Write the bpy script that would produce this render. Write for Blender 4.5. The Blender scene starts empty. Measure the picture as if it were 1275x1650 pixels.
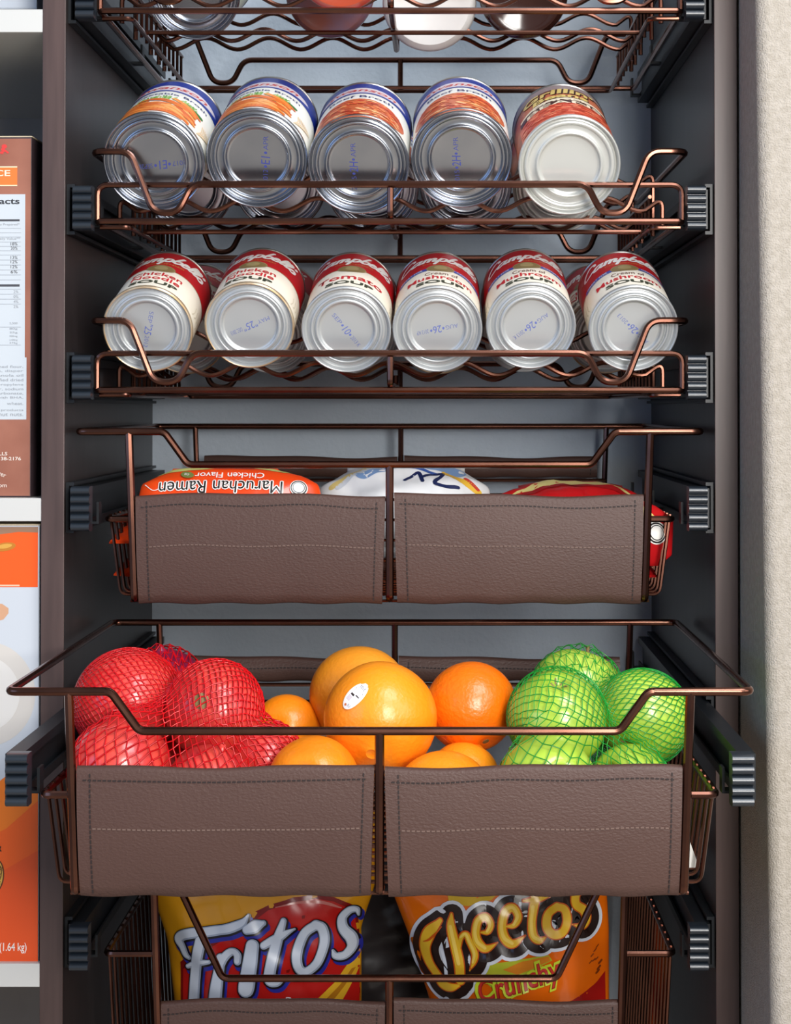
import bpy, bmesh, math, random
import numpy as np
from mathutils import Vector, Matrix

random.seed(7)
np.random.seed(7)
PI = math.pi
S = bpy.context.scene
COL = S.collection

# ------------------------------------------------------------------ camera
F = 2520.0                      # focal length in pixels of a 1275x1650 frame
CAMY = -1.172                   # the cabinet's front edge is the plane y = 0, eye level is z = 0
PITCH = math.radians(0.75)
PPX, HOR = 713.0, 655.0         # vanishing point of depth lines
PPY = HOR - F * math.tan(PITCH)
cd = bpy.data.cameras.new('camera')
cam = bpy.data.objects.new('camera', cd)
COL.objects.link(cam)
cam.location = (0, CAMY, 0)
cam.rotation_euler = (PI / 2 + PITCH, 0, 0)
cd.sensor_fit = 'AUTO'
cd.sensor_width = 36
cd.lens = F / 1650 * 36
cd.shift_x = (637.5 - PPX) / 1650
cd.shift_y = -(825 - PPY) / 1650
cd.clip_start = 0.05
S.camera = cam

# ------------------------------------------------------------------ light
w = bpy.data.worlds.new('world')
S.world = w
w.use_nodes = True
w.node_tree.nodes['Background'].inputs[0].default_value = (0.86, 0.91, 1.0, 1)
w.node_tree.nodes['Background'].inputs[1].default_value = 0.165


def area(name, loc, target, size, power, col, sy=None):
    l = bpy.data.lights.new(name, 'AREA')
    l.energy = power
    l.color = col
    l.size = size
    if sy:
        l.shape = 'RECTANGLE'
        l.size_y = sy
    o = bpy.data.objects.new(name, l)
    o.location = loc
    o.rotation_euler = (Vector(target) - Vector(loc)).to_track_quat('-Z', 'Y').to_euler()
    COL.objects.link(o)
    return o


area('ceiling_lamp', (0.72, -1.15, 1.50), (0.05, 0.1, 0.05), 0.9, 19, (0.92, 0.96, 1.0))
area('flash_lamp', (0.43, -1.45, 0.24), (-0.03, 0, -0.03), 0.40, 14, (1.0, 0.97, 0.93), 0.60)
area('window_lamp', (1.7, -1.3, 0.6), (0.2, 0, 0.1), 0.9, 7, (1.0, 0.95, 0.88))
area('left_blue_fill', (-1.5, -1.3, 0.3), (0.1, 0, 0.0), 1.0, 4.5, (0.26, 0.50, 1.0))  # unseen bluish fill, added to tint the strip beside the right wall

S.view_settings.view_transform = 'Standard'
S.view_settings.look = 'None'
S.view_settings.gamma = 1
S.view_settings.use_curve_mapping = False
S.view_settings.exposure = 0.75


# ------------------------------------------------------------------ helpers
def at(px, py, y):
    """the point of the plane at depth y that the photograph shows at a pixel"""
    u, v = (px - PPX) / F, (PPY - py) / F
    dy = math.cos(PITCH) - math.sin(PITCH) * v
    dz = math.sin(PITCH) + math.cos(PITCH) * v
    t = (y - CAMY) / dy
    return Vector((u * t, y, dz * t))


def lin(c):
    c = [x / 255 for x in c]
    return tuple(x / 12.92 if x <= 0.04045 else ((x + 0.055) / 1.055) ** 2.4 for x in c) + (1,)


MATS = {}


def mat(name, rgb, rough=0.5, metal=0.0, spec=0.5, coat=0.0, rgb2=None, scale=30, stretch=(1, 1, 1), detail=4,
        bump=0.0, bscale=None, bdist=0.001, trans=0.0, lo=0.35, hi=0.65, kind='noise', sss=0.0, alpha=1.0):
    if name in MATS:
        return MATS[name]
    m = bpy.data.materials.new(name)
    m.use_nodes = True
    N, L = m.node_tree.nodes, m.node_tree.links
    b = N['Principled BSDF']
    b.inputs['Base Color'].default_value = lin(rgb)
    b.inputs['Roughness'].default_value = rough
    b.inputs['Metallic'].default_value = metal
    b.inputs['Specular IOR Level'].default_value = spec
    b.inputs['Coat Weight'].default_value = coat
    b.inputs['Coat Roughness'].default_value = 0.12
    b.inputs['Transmission Weight'].default_value = trans
    b.inputs['Alpha'].default_value = alpha
    if sss:
        b.inputs['Subsurface Weight'].default_value = sss
        b.inputs['Subsurface Radius'].default_value = (0.004, 0.002, 0.001)
        b.inputs['Subsurface Scale'].default_value = 1
    if rgb2 or bump:
        tc = N.new('ShaderNodeTexCoord')
        mp = N.new('ShaderNodeMapping')
        mp.inputs['Scale'].default_value = stretch
        L.new(tc.outputs['Object'], mp.inputs['Vector'])
    if rgb2:
        nz = N.new('ShaderNodeTexNoise')
        nz.inputs['Scale'].default_value = scale
        nz.inputs['Detail'].default_value = detail
        L.new(mp.outputs[0], nz.inputs['Vector'])
        mr = N.new('ShaderNodeMapRange')
        mr.inputs[1].default_value = lo
        mr.inputs[2].default_value = hi
        L.new(nz.outputs['Fac'], mr.inputs[0])
        mx = N.new('ShaderNodeMix')
        mx.data_type = 'RGBA'
        mx.inputs[6].default_value = lin(rgb)
        mx.inputs[7].default_value = lin(rgb2)
        L.new(mr.outputs[0], mx.inputs[0])
        L.new(mx.outputs[2], b.inputs['Base Color'])
    if bump:
        if kind == 'voronoi':
            t = N.new('ShaderNodeTexVoronoi')
            t.inputs['Scale'].default_value = bscale or scale
            out = t.outputs['Distance']
        else:
            t = N.new('ShaderNodeTexNoise')
            t.inputs['Scale'].default_value = bscale or scale
            t.inputs['Detail'].default_value = 3
            out = t.outputs['Fac']
        L.new(mp.outputs[0], t.inputs['Vector'])
        bp = N.new('ShaderNodeBump')
        bp.inputs['Strength'].default_value = bump
        bp.inputs['Distance'].default_value = bdist
        L.new(out, bp.inputs['Height'])
        L.new(bp.outputs[0], b.inputs['Normal'])
    MATS[name] = m
    return m


def ink(rgb, rough=0.38):
    return mat('ink_%d_%d_%d' % rgb, rgb, rough)


def tag(o, label=None, cat=None, group=None, kind=None):
    if label:
        o['label'] = label
    if cat:
        o['category'] = cat
    if group:
        o['group'] = group
    if kind:
        o['kind'] = kind
    return o


def thing(name, label, cat, loc=(0, 0, 0), rot=(0, 0, 0), group=None):
    o = bpy.data.objects.new(name, None)
    o.empty_display_size = 0.02
    COL.objects.link(o)
    o.location = loc
    o.rotation_euler = rot
    return tag(o, label, cat, group)


def copy_tree(o, parent=None):
    c = o.copy()
    COL.objects.link(c)
    c.parent = parent
    for ch in list(o.children):
        copy_tree(ch, c)
    return c


def catmull(pts, n=8):
    pts = [Vector(p) for p in pts]
    out = []
    P = [2 * pts[0] - pts[1]] + pts + [2 * pts[-1] - pts[-2]]
    for i in range(1, len(P) - 2):
        p0, p1, p2, p3 = P[i - 1:i + 3]
        for k in range(n):
            t = k / n
            out.append(0.5 * ((2 * p1) + (p2 - p0) * t + (2 * p0 - 5 * p1 + 4 * p2 - p3) * t * t + (3 * p1 - p0 - 3 * p2 + p3) * t ** 3))
    out.append(pts[-1])
    return out


def fillet(pts, r, n=5, closed=False):
    """a polyline with its corners rounded"""
    pts = [Vector(p) for p in pts]
    N = len(pts)
    out = []
    for i in range(N):
        if not closed and i in (0, N - 1):
            out.append(pts[i])
            continue
        a, b, c = pts[i - 1], pts[i], pts[(i + 1) % N]
        d1, d2 = a - b, c - b
        rr = r
        ang = d1.angle(d2)
        if ang > PI - 0.02:
            out.append(b)
            continue
        t = rr / math.tan(ang / 2)
        t = min(t, 0.48 * d1.length, 0.48 * d2.length)
        p, q = b + d1.normalized() * t, b + d2.normalized() * t
        for k in range(n + 1):
            s = k / n
            out.append((1 - s) ** 2 * p + 2 * s * (1 - s) * b + s * s * q)
    return out


class MB:
    def __init__(self):
        self.v, self.f, self.m = [], [], []

    def add(self, vs, fs, m=0):
        k = len(self.v)
        self.v += [tuple(p) for p in vs]
        self.f += [tuple(i + k for i in q) for q in fs]
        self.m += [m] * len(fs)
        return self

    def box(self, lo, hi, m=0):
        x0, y0, z0 = lo
        x1, y1, z1 = hi
        vs = [(x0, y0, z0), (x1, y0, z0), (x1, y1, z0), (x0, y1, z0), (x0, y0, z1), (x1, y0, z1), (x1, y1, z1), (x0, y1, z1)]
        return self.add(vs, [(3, 2, 1, 0), (4, 5, 6, 7), (0, 1, 5, 4), (1, 2, 6, 5), (2, 3, 7, 6), (3, 0, 4, 7)], m)

    def bbox(self, lo, hi, bev, m=0, seg=2):
        """a box with rounded edges"""
        bm = bmesh.new()
        bmesh.ops.create_cube(bm, size=1)
        lo, hi = Vector(lo), Vector(hi)
        for q in bm.verts:
            q.co = Vector([lo[i] + (q.co[i] + 0.5) * (hi[i] - lo[i]) for i in range(3)])
        bmesh.ops.bevel(bm, geom=bm.edges[:], offset=bev, segments=seg, affect='EDGES', profile=0.5)
        return self.from_bm(bm, m)

    def from_bm(self, bm, m=0):
        bm.verts.index_update()
        self.add([q.co for q in bm.verts], [[q.index for q in f.verts] for f in bm.faces], m)
        bm.free()
        return self

    def tube(self, pts, r, seg=8, closed=False, m=0):
        pts = [Vector(p) for p in pts]
        n = len(pts)
        k = len(self.v)
        T = []
        for i in range(n):
            if closed:
                t = pts[(i + 1) % n] - pts[i - 1]
            else:
                t = pts[min(i + 1, n - 1)] - pts[max(i - 1, 0)]
            T.append(t.normalized())
        u = T[0].orthogonal().normalized()
        R = r if isinstance(r, (list, tuple)) else [r] * n
        for i in range(n):
            u = (u - T[i] * u.dot(T[i])).normalized()
            b = T[i].cross(u)
            for j in range(seg):
                a = 2 * PI * j / seg
                self.v.append(tuple(pts[i] + (u * math.cos(a) + b * math.sin(a)) * R[i]))
        for i in range(n if closed else n - 1):
            i2 = (i + 1) % n
            off = 0
            if closed and i2 == 0:      # match the twist of the seam
                p0 = Vector(self.v[k + i * seg])
                off = min(range(seg), key=lambda q: (Vector(self.v[k + q]) - p0 - (pts[0] - pts[i])).length)
            for j in range(seg):
                self.f.append((k + i * seg + j, k + i * seg + (j + 1) % seg, k + i2 * seg + (j + 1 + off) % seg, k + i2 * seg + (j + off) % seg))
                self.m.append(m)
        if not closed:
            self.f.append(tuple(k + j for j in reversed(range(seg))))
            self.f.append(tuple(k + (n - 1) * seg + j for j in range(seg)))
            self.m += [m, m]
        return self

    def lathe(self, prof, seg=48, m=0, axis='y'):
        """profile of (radius, height) pairs turned about the local y (or z) axis"""
        k = len(self.v)
        rings = []
        for r, h in prof:
            ring = []
            if r < 1e-6:
                self.v.append((0, h, 0) if axis == 'y' else (0, 0, h))
                ring = [len(self.v) - 1] * seg
            else:
                for j in range(seg):
                    a = 2 * PI * j / seg
                    self.v.append((r * math.sin(a), h, r * math.cos(a)) if axis == 'y' else (r * math.cos(a), r * math.sin(a), h))
                    ring.append(len(self.v) - 1)
            rings.append(ring)
        for A, B in zip(rings, rings[1:]):
            for j in range(seg):
                j2 = (j + 1) % seg
                q = []
                for i in (A[j], A[j2], B[j2], B[j]):
                    if i not in q:
                        q.append(i)
                if len(q) > 2:
                    self.f.append(tuple(q))
                    self.m.append(m)
        return self

    def prism(self, poly, y0, y1, m=0):
        """an outline in x, z pushed through in y"""
        n = len(poly)
        vs = [(x, y0, z) for x, z in poly] + [(x, y1, z) for x, z in poly]
        fs = [tuple(range(n)), tuple(reversed(range(n, 2 * n)))]
        fs += [(i, i + n, (i + 1) % n + n, (i + 1) % n) for i in range(n)]
        return self.add(vs, fs, m)

    def build(self, name, mats, parent=None, smooth=True, sharp=40):
        me = bpy.data.meshes.new(name)
        me.from_pydata(self.v, [], self.f)
        mats = mats if isinstance(mats, (list, tuple)) else [mats]
        for x in mats:
            me.materials.append(x)
        if len(mats) > 1:
            me.polygons.foreach_set('material_index', self.m)
        if smooth:
            me.polygons.foreach_set('use_smooth', [True] * len(me.polygons))
            me.set_sharp_from_angle(angle=math.radians(sharp))
        me.update()
        o = bpy.data.objects.new(name, me)
        COL.objects.link(o)
        if parent:
            o.parent = parent
        return o


# ------------------------------------------------------------------ flat print: shapes drawn in 2-D, laid on a surface
TXT = {}


def text2d(s, width, height, bold=0.0, shear=0.0, step=0.004):
    key = (s, bold, shear)
    if key not in TXT:
        c = bpy.data.curves.new('t', 'FONT')
        c.body = s
        c.resolution_u = 3
        c.offset = bold
        c.shear = shear
        o = bpy.data.objects.new('t', c)
        COL.objects.link(o)
        dg = bpy.context.evaluated_depsgraph_get()
        me = bpy.data.meshes.new_from_object(o.evaluated_get(dg))
        vs = [(q.co.x, q.co.y) for q in me.vertices]
        fs = [tuple(p.vertices) for p in me.polygons]
        bpy.data.objects.remove(o)
        bpy.data.curves.remove(c)
        bpy.data.meshes.remove(me)
        TXT[key] = (vs, fs)
    vs, fs = TXT[key]
    xs, ys = [p[0] for p in vs], [p[1] for p in vs]
    cx, cy = (min(xs) + max(xs)) / 2, (min(ys) + max(ys)) / 2
    sx = width / (max(xs) - min(xs))
    sy = height / (max(ys) - min(ys)) if height else sx
    return [((x - cx) * sx, (y - cy) * sy) for x, y in vs], fs


class Print:
    """layers of flat ink; mapping(u, v, lift) puts a point of the drawing on the surface"""

    def __init__(self):
        self.parts = []
        self.mats = []

    def mi(self, m):
        if m not in self.mats:
            self.mats.append(m)
        return self.mats.index(m)

    def shape(self, vs, fs, m, layer=1, step=0.004, stepv=None):
        bm = bmesh.new()
        q = [bm.verts.new((x, y, 0)) for x, y in vs]
        for f in fs:
            try:
                bm.faces.new([q[i] for i in f])
            except ValueError:
                pass
        self._cut(bm, step, stepv)
        bm.verts.index_update()
        self.parts.append(([(p.co.x, p.co.y) for p in bm.verts], [[p.index for p in f.verts] for f in bm.faces], self.mi(m), layer))
        bm.free()

    def _cut(self, bm, step, stepv):
        if not bm.verts:
            return
        for ax, st in ((0, step), (1, stepv)):
            if not st:
                continue
            lo = min(p.co[ax] for p in bm.verts)
            hi = max(p.co[ax] for p in bm.verts)
            k = math.floor(lo / st) + 1
            nrm = Vector((1, 0, 0)) if ax == 0 else Vector((0, 1, 0))
            while k * st < hi - 1e-6:
                bmesh.ops.bisect_plane(bm, geom=bm.verts[:] + bm.edges[:] + bm.faces[:], plane_co=nrm * (k * st), plane_no=nrm, dist=1e-7)
                k += 1

    def poly(self, pts, m, layer=1, step=0.004, stepv=None):
        bm = bmesh.new()
        q = [bm.verts.new((x, y, 0)) for x, y in pts]
        es = [bm.edges.new((q[i], q[(i + 1) % len(q)])) for i in range(len(q))]
        bmesh.ops.triangle_fill(bm, use_beauty=True, use_dissolve=False, edges=es, normal=(0, 0, 1))
        bm.normal_update()
        for f in bm.faces:
            if f.normal.z < 0:
                f.normal_flip()
        self._cut(bm, step, stepv)
        bm.verts.index_update()
        self.parts.append(([(p.co.x, p.co.y) for p in bm.verts], [[p.index for p in f.verts] for f in bm.faces], self.mi(m), layer))
        bm.free()

    def oval(self, cx, cy, rx, ry, m, layer=1, rot=0, n=28, **k):
        c, s = math.cos(rot), math.sin(rot)
        self.poly([(cx + rx * math.cos(t) * c - ry * math.sin(t) * s, cy + rx * math.cos(t) * s + ry * math.sin(t) * c)
                   for t in [2 * PI * i / n for i in range(n)]], m, layer, **k)

    def rect(self, x0, y0, x1, y1, m, layer=1, **k):
        self.shape([(x0, y0), (x1, y0), (x1, y1), (x0, y1)], [(0, 1, 2, 3)], m, layer, **k)

    def text(self, s, cx, cy, width, height, m, layer=2, bold=0.0, shear=0.0, rot=0, step=0.004, arch=0.0, stepv=None):
        vs, fs = text2d(s, width, height, bold, shear)
        c, sn = math.cos(rot), math.sin(rot)
        vs = [(x, y - arch * (2 * x / width) ** 2) for x, y in vs]
        self.shape([(cx + x * c - y * sn, cy + x * sn + y * c) for x, y in vs], fs, m, layer, step, stepv)

    def stroke(self, pts, widths, m, layer=2, n=7, closed=False, round_caps=True):
        if not isinstance(widths, (list, tuple)):
            widths = [widths] * len(pts)
        p3 = catmull([(x, y, wd) for (x, y), wd in zip(pts, widths)], n)
        vs, fs = [], []
        N = len(p3)
        for i in range(N):
            t = p3[min(i + 1, N - 1)].xy - p3[max(i - 1, 0)].xy
            if t.length < 1e-9:
                t = Vector((1, 0))
            t.normalize()
            nn = Vector((-t.y, t.x)) * p3[i].z / 2
            c = p3[i].xy
            vs += [c + nn, c, c - nn]
            if i:
                a = 3 * (i - 1)
                fs += [(a, a + 1, a + 4, a + 3), (a + 1, a + 2, a + 5, a + 4)]
        if round_caps:
            for c, nxt in ((p3[0], p3[1]), (p3[-1], p3[-2])):
                d = (c.xy - nxt.xy).normalized()
                a0 = math.atan2(d.y, d.x)
                k = len(vs)
                vs.append(c.xy)
                for j in range(9):
                    a = a0 - PI / 2 + PI * j / 8
                    vs.append(c.xy + Vector((math.cos(a), math.sin(a))) * c.z / 2)
                fs += [(k, k + 1 + j, k + 2 + j) for j in range(8)]
        self.parts.append(([tuple(x) for x in vs], fs, self.mi(m), layer))

    def build(self, name, mapping, parent, lift=0.00012):
        mb = MB()
        for i, (vs, fs, m, layer) in enumerate(self.parts):
            h = lift * layer + 0.000002 * i
            mb.add([mapping(u, v, h) for u, v in vs], fs, m)
        o = mb.build(name, self.mats, parent, smooth=False)
        o.data.polygons.foreach_set('use_smooth', [True] * len(o.data.polygons))
        return o


# ------------------------------------------------------------------ materials
wood = mat('dark_wood', (84, 66, 62), 0.42, rgb2=(66, 51, 48), scale=26, stretch=(3, 3, 0.22), detail=6, bump=0.12, bscale=60, bdist=0.0006)
wood_shaded = mat('dark_wood_shaded', (46, 39, 39), 0.36, rgb2=(38, 31, 31), scale=26, stretch=(3, 3, 0.22), detail=6, bump=0.08, bscale=60, bdist=0.0005)  # same wood, darker: the cabinet interior's shade is put into the colour
bronze = mat('bronze_wire', (114, 77, 64), 0.25, metal=1.0, spec=0.6, rgb2=(100, 67, 56), scale=40)
black_rail = mat('black_rail', (26, 29, 33), 0.42, metal=0.0, spec=0.35)
black_cap = mat('black_plastic_cap', (30, 37, 45), 0.36, spec=0.6, coat=0.25)
leather = mat('brown_leather', (80, 57, 50), 0.5, spec=0.35, rgb2=(73, 51, 45), scale=9, bump=0.5, bscale=620, bdist=0.0007, stretch=(0.7, 1, 1.2), lo=0.3, hi=0.7)
thread = mat('dark_thread', (34, 22, 20), 0.7)
thread_light = mat('worn_thread', (106, 84, 75), 0.7)
plaster = mat('beige_plaster', (172, 164, 154), 0.85, spec=0.2, rgb2=(160, 152, 141), scale=220, bump=1.0, bscale=820, bdist=0.0011)
backwall = mat('grey_wall_paint', (192, 204, 217), 0.6, rgb2=(184, 197, 210), scale=12, bump=0.35, bscale=150, bdist=0.002)
white_shelf = mat('white_shelf', (204, 203, 198), 0.45)
floor_m = mat('beige_floor', (176, 166, 152), 0.6, rgb2=(164, 152, 138), scale=8)
tin = mat('bright_tin', (176, 180, 188), 0.27, metal=1.0, rgb2=(160, 165, 175), scale=22, bump=0.03, bscale=90)
tin_dark = mat('tin_can_side', (176, 172, 166), 0.3, metal=1.0)
lacquer = mat('pale_lacquered_end', (190, 193, 194), 0.4, metal=0.55, spec=0.5)
white_end = mat('white_enamel_end', (200, 201, 196), 0.33, metal=0.35, coat=0.3)
rust_rim = mat('tan_rim', (190, 150, 100), 0.4, metal=0.6, rgb2=(215, 200, 175), scale=60)
cream = mat('cream_label', (236, 228, 212), 0.42)
red_lab = mat('red_label', (186, 22, 30), 0.38)
paper_w = mat('white_label', (236, 236, 230), 0.36)
blue_lab = mat('blue_label', (28, 52, 150), 0.34)
beans_lab = mat('brown_red_label', (120, 40, 34), 0.36, rgb2=(206, 118, 84), scale=14, lo=0.42, hi=0.6)

# ------------------------------------------------------------------ the setting
XC = -0.0395                   # middle of the tower
HI = 0.2437                    # inner half width of the tower
PT = 0.0172                    # panel thickness
DEPTH = 0.356


def struct(name, mb, m, smooth=False):
    o = mb.build(name, m, None, smooth)
    o['kind'] = 'structure'
    return o


struct('floor', MB().box((-1.6, -3.2, -0.86), (1.6, 0.6, -0.84)), floor_m)
struct('wall_back', MB().box((-1.6, DEPTH, -0.84), (0.2625, DEPTH + 0.06, 1.25)), backwall)

# right wall, its rounded corner standing in front of the cabinet
R = 0.009
prof = [(0.2232, DEPTH + 0.02), (0.2232, -0.02), (0.2232, -0.05), (0.2232, -0.075)]
prof += [(0.2232 + R - R * math.cos(a), -0.075 - R * math.sin(a)) for a in [PI / 2 * i / 10 for i in range(1, 11)]]
prof += [(0.4, -0.084), (1.6, -0.084)]
back = [(1.6, DEPTH + 0.02)]
mb = MB()
pp = prof + back
zs = [-0.84, -0.3, 0.2, 1.25]
n = len(pp)
for z in zs:
    mb.v += [(x, y + (0.06 * z if y < 0 else 0), z) for x, y in pp]
for k in range(len(zs) - 1):
    for i in range(n):
        mb.f.append((k * n + i, k * n + (i + 1) % n, (k + 1) * n + (i + 1) % n, (k + 1) * n + i))
        mb.m.append(0)
mb.f += [tuple(reversed(range(n))), tuple(range((len(zs) - 1) * n, len(zs) * n))]
mb.m += [0, 0]
struct('wall_right', mb, plaster, True)


def panel(name, x0, x1, label):
    t = thing(name, label, 'panel', ((x0 + x1) / 2, 0, -0.84))
    hw = (x1 - x0) / 2
    MB().box((-hw, 0.0006, 0), (hw, DEPTH, 2.05)).build('board', wood_shaded, t, False)
    MB().bbox((-hw, -0.0006, 0), (hw, 0.0006, 2.05), 0.0004).build('edge_band', wood, t, False)
    return t


panel('closet_panel', XC - HI - PT, XC - HI, 'dark brown upright closet panel left of the pull-out racks')
panel('closet_panel', XC + HI, XC + HI + PT, 'dark brown upright closet panel beside the textured beige wall')
panel('closet_panel', -0.80, -0.7828, 'dark brown closet panel at the far end of the white shelves')

# white shelves of the compartment on the left
t = thing('back_board', 'grey-beige back board of the left shelf compartment', 'board', (XC - HI - PT - 0.24, DEPTH - 0.004, -0.84))
MB().bbox((-0.2426, 0, 0), (0.2398, 0.0038, 2.05), 0.0005).build('board', mat('grey_beige_board', (158, 148, 138), 0.6, rgb2=(150, 140, 130), scale=20), t, False)
XL = XC - HI - PT
for name_lab, py in (('uppermost white shelf board in the left compartment, above the brown box', 15),
                     ('white shelf board under the brown nutrition facts box', 803),
                     ('lowest white shelf board, under the orange and white carton', 1553)):
    zt = at(60, py, 0).z
    t = thing('shelf_board', name_lab, 'shelf', (XL - 0.24, 0, zt), group='white shelves in the left compartment')
    MB().bbox((-0.2426, 0.0012, -0.0172), (0.24, DEPTH - 0.0045, 0), 0.0005).build('board', white_shelf, t, False)
    MB().bbox((-0.2426, 0, -0.0172), (0.24, 0.0012, 0), 0.0004).build('edge_band', white_shelf, t, False)

# ------------------------------------------------------------------ pull-out hardware
def scallop(sgn):
    """end cap: five rounded ribs stacked one over another"""
    x0, x1 = (0.2225, 0.2362)
    n, pitch, out = 5, 0.0067, []
    for k in range(n):
        zc = (k - 2) * pitch
        for j in range(7):
            a = -PI / 2 + PI * (j + 0.0) / 6
            out.append((-0.0078 - 0.0050 * math.cos(a), zc + pitch / 2 * math.sin(a) * 0.97))
    poly = [(0.0, -0.0165)] + out + [(0.0, 0.0165)]
    m = MB()
    k = len(poly)
    xs = sorted((sgn * x0, sgn * x1))
    m.v = [(x, y, z) for x in xs for y, z in poly]
    m.f = [tuple(reversed(range(k))), tuple(range(k, 2 * k))] + [(i, (i + 1) % k, (i + 1) % k + k, i + k) for i in range(k)]
    m.m = [0] * len(m.f)
    return m


def runners(root, zc, y0, y1):
    """both side runners: channel on the panel, sliding member, scalloped end cap"""
    for sgn in (-1, 1):
        def bx(m, a, b, yy0, yy1, z0, z1, bev=None):
            xs = sorted((sgn * a, sgn * b))
            m.box((xs[0], yy0, zc + z0), (xs[1], yy1, zc + z1))
        m = MB()
        bx(m, 0.2434, 0.2412, max(0.004 - root.location.y, y0), y1, -0.019, 0.019)
        bx(m, 0.2412, 0.2375, max(0.004 - root.location.y, y0), y1, 0.0165, 0.019)
        bx(m, 0.2412, 0.2375, max(0.004 - root.location.y, y0), y1, -0.019, -0.0165)
        m.build('runner_channel', black_rail, root, False)
        m = MB()
        bx(m, 0.2395, 0.2375, y0 + 0.004, y1 - 0.004, -0.0148, 0.0148)
        bx(m, 0.2375, 0.2285, y0 + 0.004, y1 - 0.004, 0.0128, 0.0148)
        bx(m, 0.2375, 0.2285, y0 + 0.004, y1 - 0.004, -0.0148, -0.0128)
        bx(m, 0.2345, 0.2325, y0 + 0.004, y1 - 0.004, -0.0128, 0.0128)
        bx(m, 0.2300, 0.2285, y0 + 0.004, y1 - 0.004, -0.0128, -0.0085)
        bx(m, 0.2300, 0.2285, y0 + 0.004, y1 - 0.004, 0.0085, 0.0128)
        r = m.build('runner', black_rail, root, False)
        c = scallop(sgn).build('end_cap', black_cap, r, True, 50)
        c.location = (0, y0 + 0.004, zc)
        for y in (y0 + 0.012, (y0 + y1) / 2, y1 - 0.03):
            m = MB()
            xa, xb = sgn * 0.2345, sgn * 0.2195
            q = [(0.2345, -0.0125), (0.2195, -0.0125), (0.2195, 0.004), (0.2213, 0.004), (0.2213, -0.0107), (0.2345, -0.0107)]
            q = [(sgn * a, zc + b) for a, b in q]
            m.prism(q if sgn < 0 else q[::-1], y, y + 0.010)
            m.build('runner_bracket', black_rail, root, False)


RW = 0.0025


def can_rack(name, label, y0, z0):
    t = thing(name, label, 'rack', (XC, y0, z0), group='pull-out can racks')
    D = 0.288
    h = 0.2195
    # lower frame
    m = MB()
    m.tube(fillet([(-h, 0, 0), (h, 0, 0), (h, D, 0), (-h, D, 0)], 0.004, closed=True), RW, 8, True)
    m.build('lower_frame', bronze, t)
    # upright loop
    m = MB()
    m.tube(fillet([(-h, 0.001, 0.001), (-h, 0.001, 0.0275), (h, 0.001, 0.0275), (h, 0.001, 0.001)], 0.008), RW * 0.9, 8)
    m.build('front_loop', bronze, t)
    # guard rail, dipping near each end of the front and of the back
    hh, hi, fl, dp = 0.2225, 0.0520, 0.0275, 0.0058

    def run(y):
        p = [(-hh, hi), (-0.1945, hi), (-0.1765, dp), (-0.1585, dp), (-0.1475, fl), (-0.06, fl)]
        return [(x, y, z) for x, z in p] + [(-x, y, z) for x, z in reversed(p)]
    loop = run(-0.0042) + list(reversed(run(D + 0.0042)))
    m = MB()
    m.tube(fillet(loop, 0.0125, 6, closed=True), RW * 1.05, 8, True)
    m.build('guard_rail', bronze, t)
    m = MB()
    m.tube(fillet([(0.0005, -0.0015, fl - 0.001), (0.0005, -0.0015, 0.004), (0.0005, 0.15, 0.004), (0.0005, 0.15, 0.014)], 0.004), RW, 8)
    m.build('centre_strut', bronze, t)
    m = MB()
    m.tube([(0.0, D + 0.002, fl), (0.0, D + 0.002, 0.0)], RW, 8)
    m.build('back_strut', bronze, t)
    # the inner bars low down
    m = MB()
    m.tube(fillet([(-h, 0.010, -0.0035), (-0.197, 0.010, -0.0035), (-0.197, D - 0.004, -0.0035), (0.197, D - 0.004, -0.0035), (0.197, 0.010, -0.0035), (h, 0.010, -0.0035)], 0.006), 0.0019, 8)
    m.build('inner_bar', bronze, t)
    m = MB()
    m.tube([(-0.197, 0.067, -0.0005), (0.197, 0.067, -0.0005)], 0.0019, 8)
    m.build('cross_bar', bronze, t)
    # wavy wires the cans lie on
    for y, zo, q in ((0.031, 0.0165, 0), (0.085, 0.0440, 0), (0.14, 0.0150, 1), (0.178, 0.0165, 1), (0.205, 0.0445, 1)):
        P, A = 0.0552, 0.0050
        e = 0.209 - 0.002 * q
        pts = [Vector((-e, y, -0.002))]
        side = fillet([(-e, y, -0.002), (-e, y, zo + A), (-e + 0.012, y, zo + A * 0.8)], 0.009, 6)
        N = 120
        xs0 = e - 0.013
        wave = []
        for i in range(N + 1):
            x = -xs0 + 2 * xs0 * i / N
            wave.append(Vector((x, y, zo - A * math.cos(2 * PI * (x - 0.027) / P))))
        side = fillet([(-e, y, -0.002), (-e, y, zo + A), tuple(wave[0])], 0.009, 6)[:-1]
        other = [Vector((-p.x, p.y, p.z)) for p in reversed(fillet([(-e, y, -0.002), (-e, y, zo + A), (-wave[-1].x, y, wave[-1].z)], 0.009, 6)[:-1])]
        m = MB()
        m.tube(side + wave + other, 0.0019, 7)
        m.build('wavy_wire', bronze, t)
    # comb of short uprights along both sides
    for sgn in (-1, 1):
        for k in range(11):
            y = 0.05 + k * 0.021
            m = MB()
            m.tube([(sgn * 0.2015, y, -0.0035), (sgn * 0.2015, y, 0.0245)], 0.0014, 6)
            m.build('side_bar', bronze, t)
        m = MB()
        m.tube([(sgn * 0.2015, 0.046, 0.0245), (sgn * 0.2015, 0.266, 0.0245)], 0.0016, 6)
        m.build('side_rail', bronze, t)
    runners(t, 0.0095, 0.0, 0.342 - y0)
    return t


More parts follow.
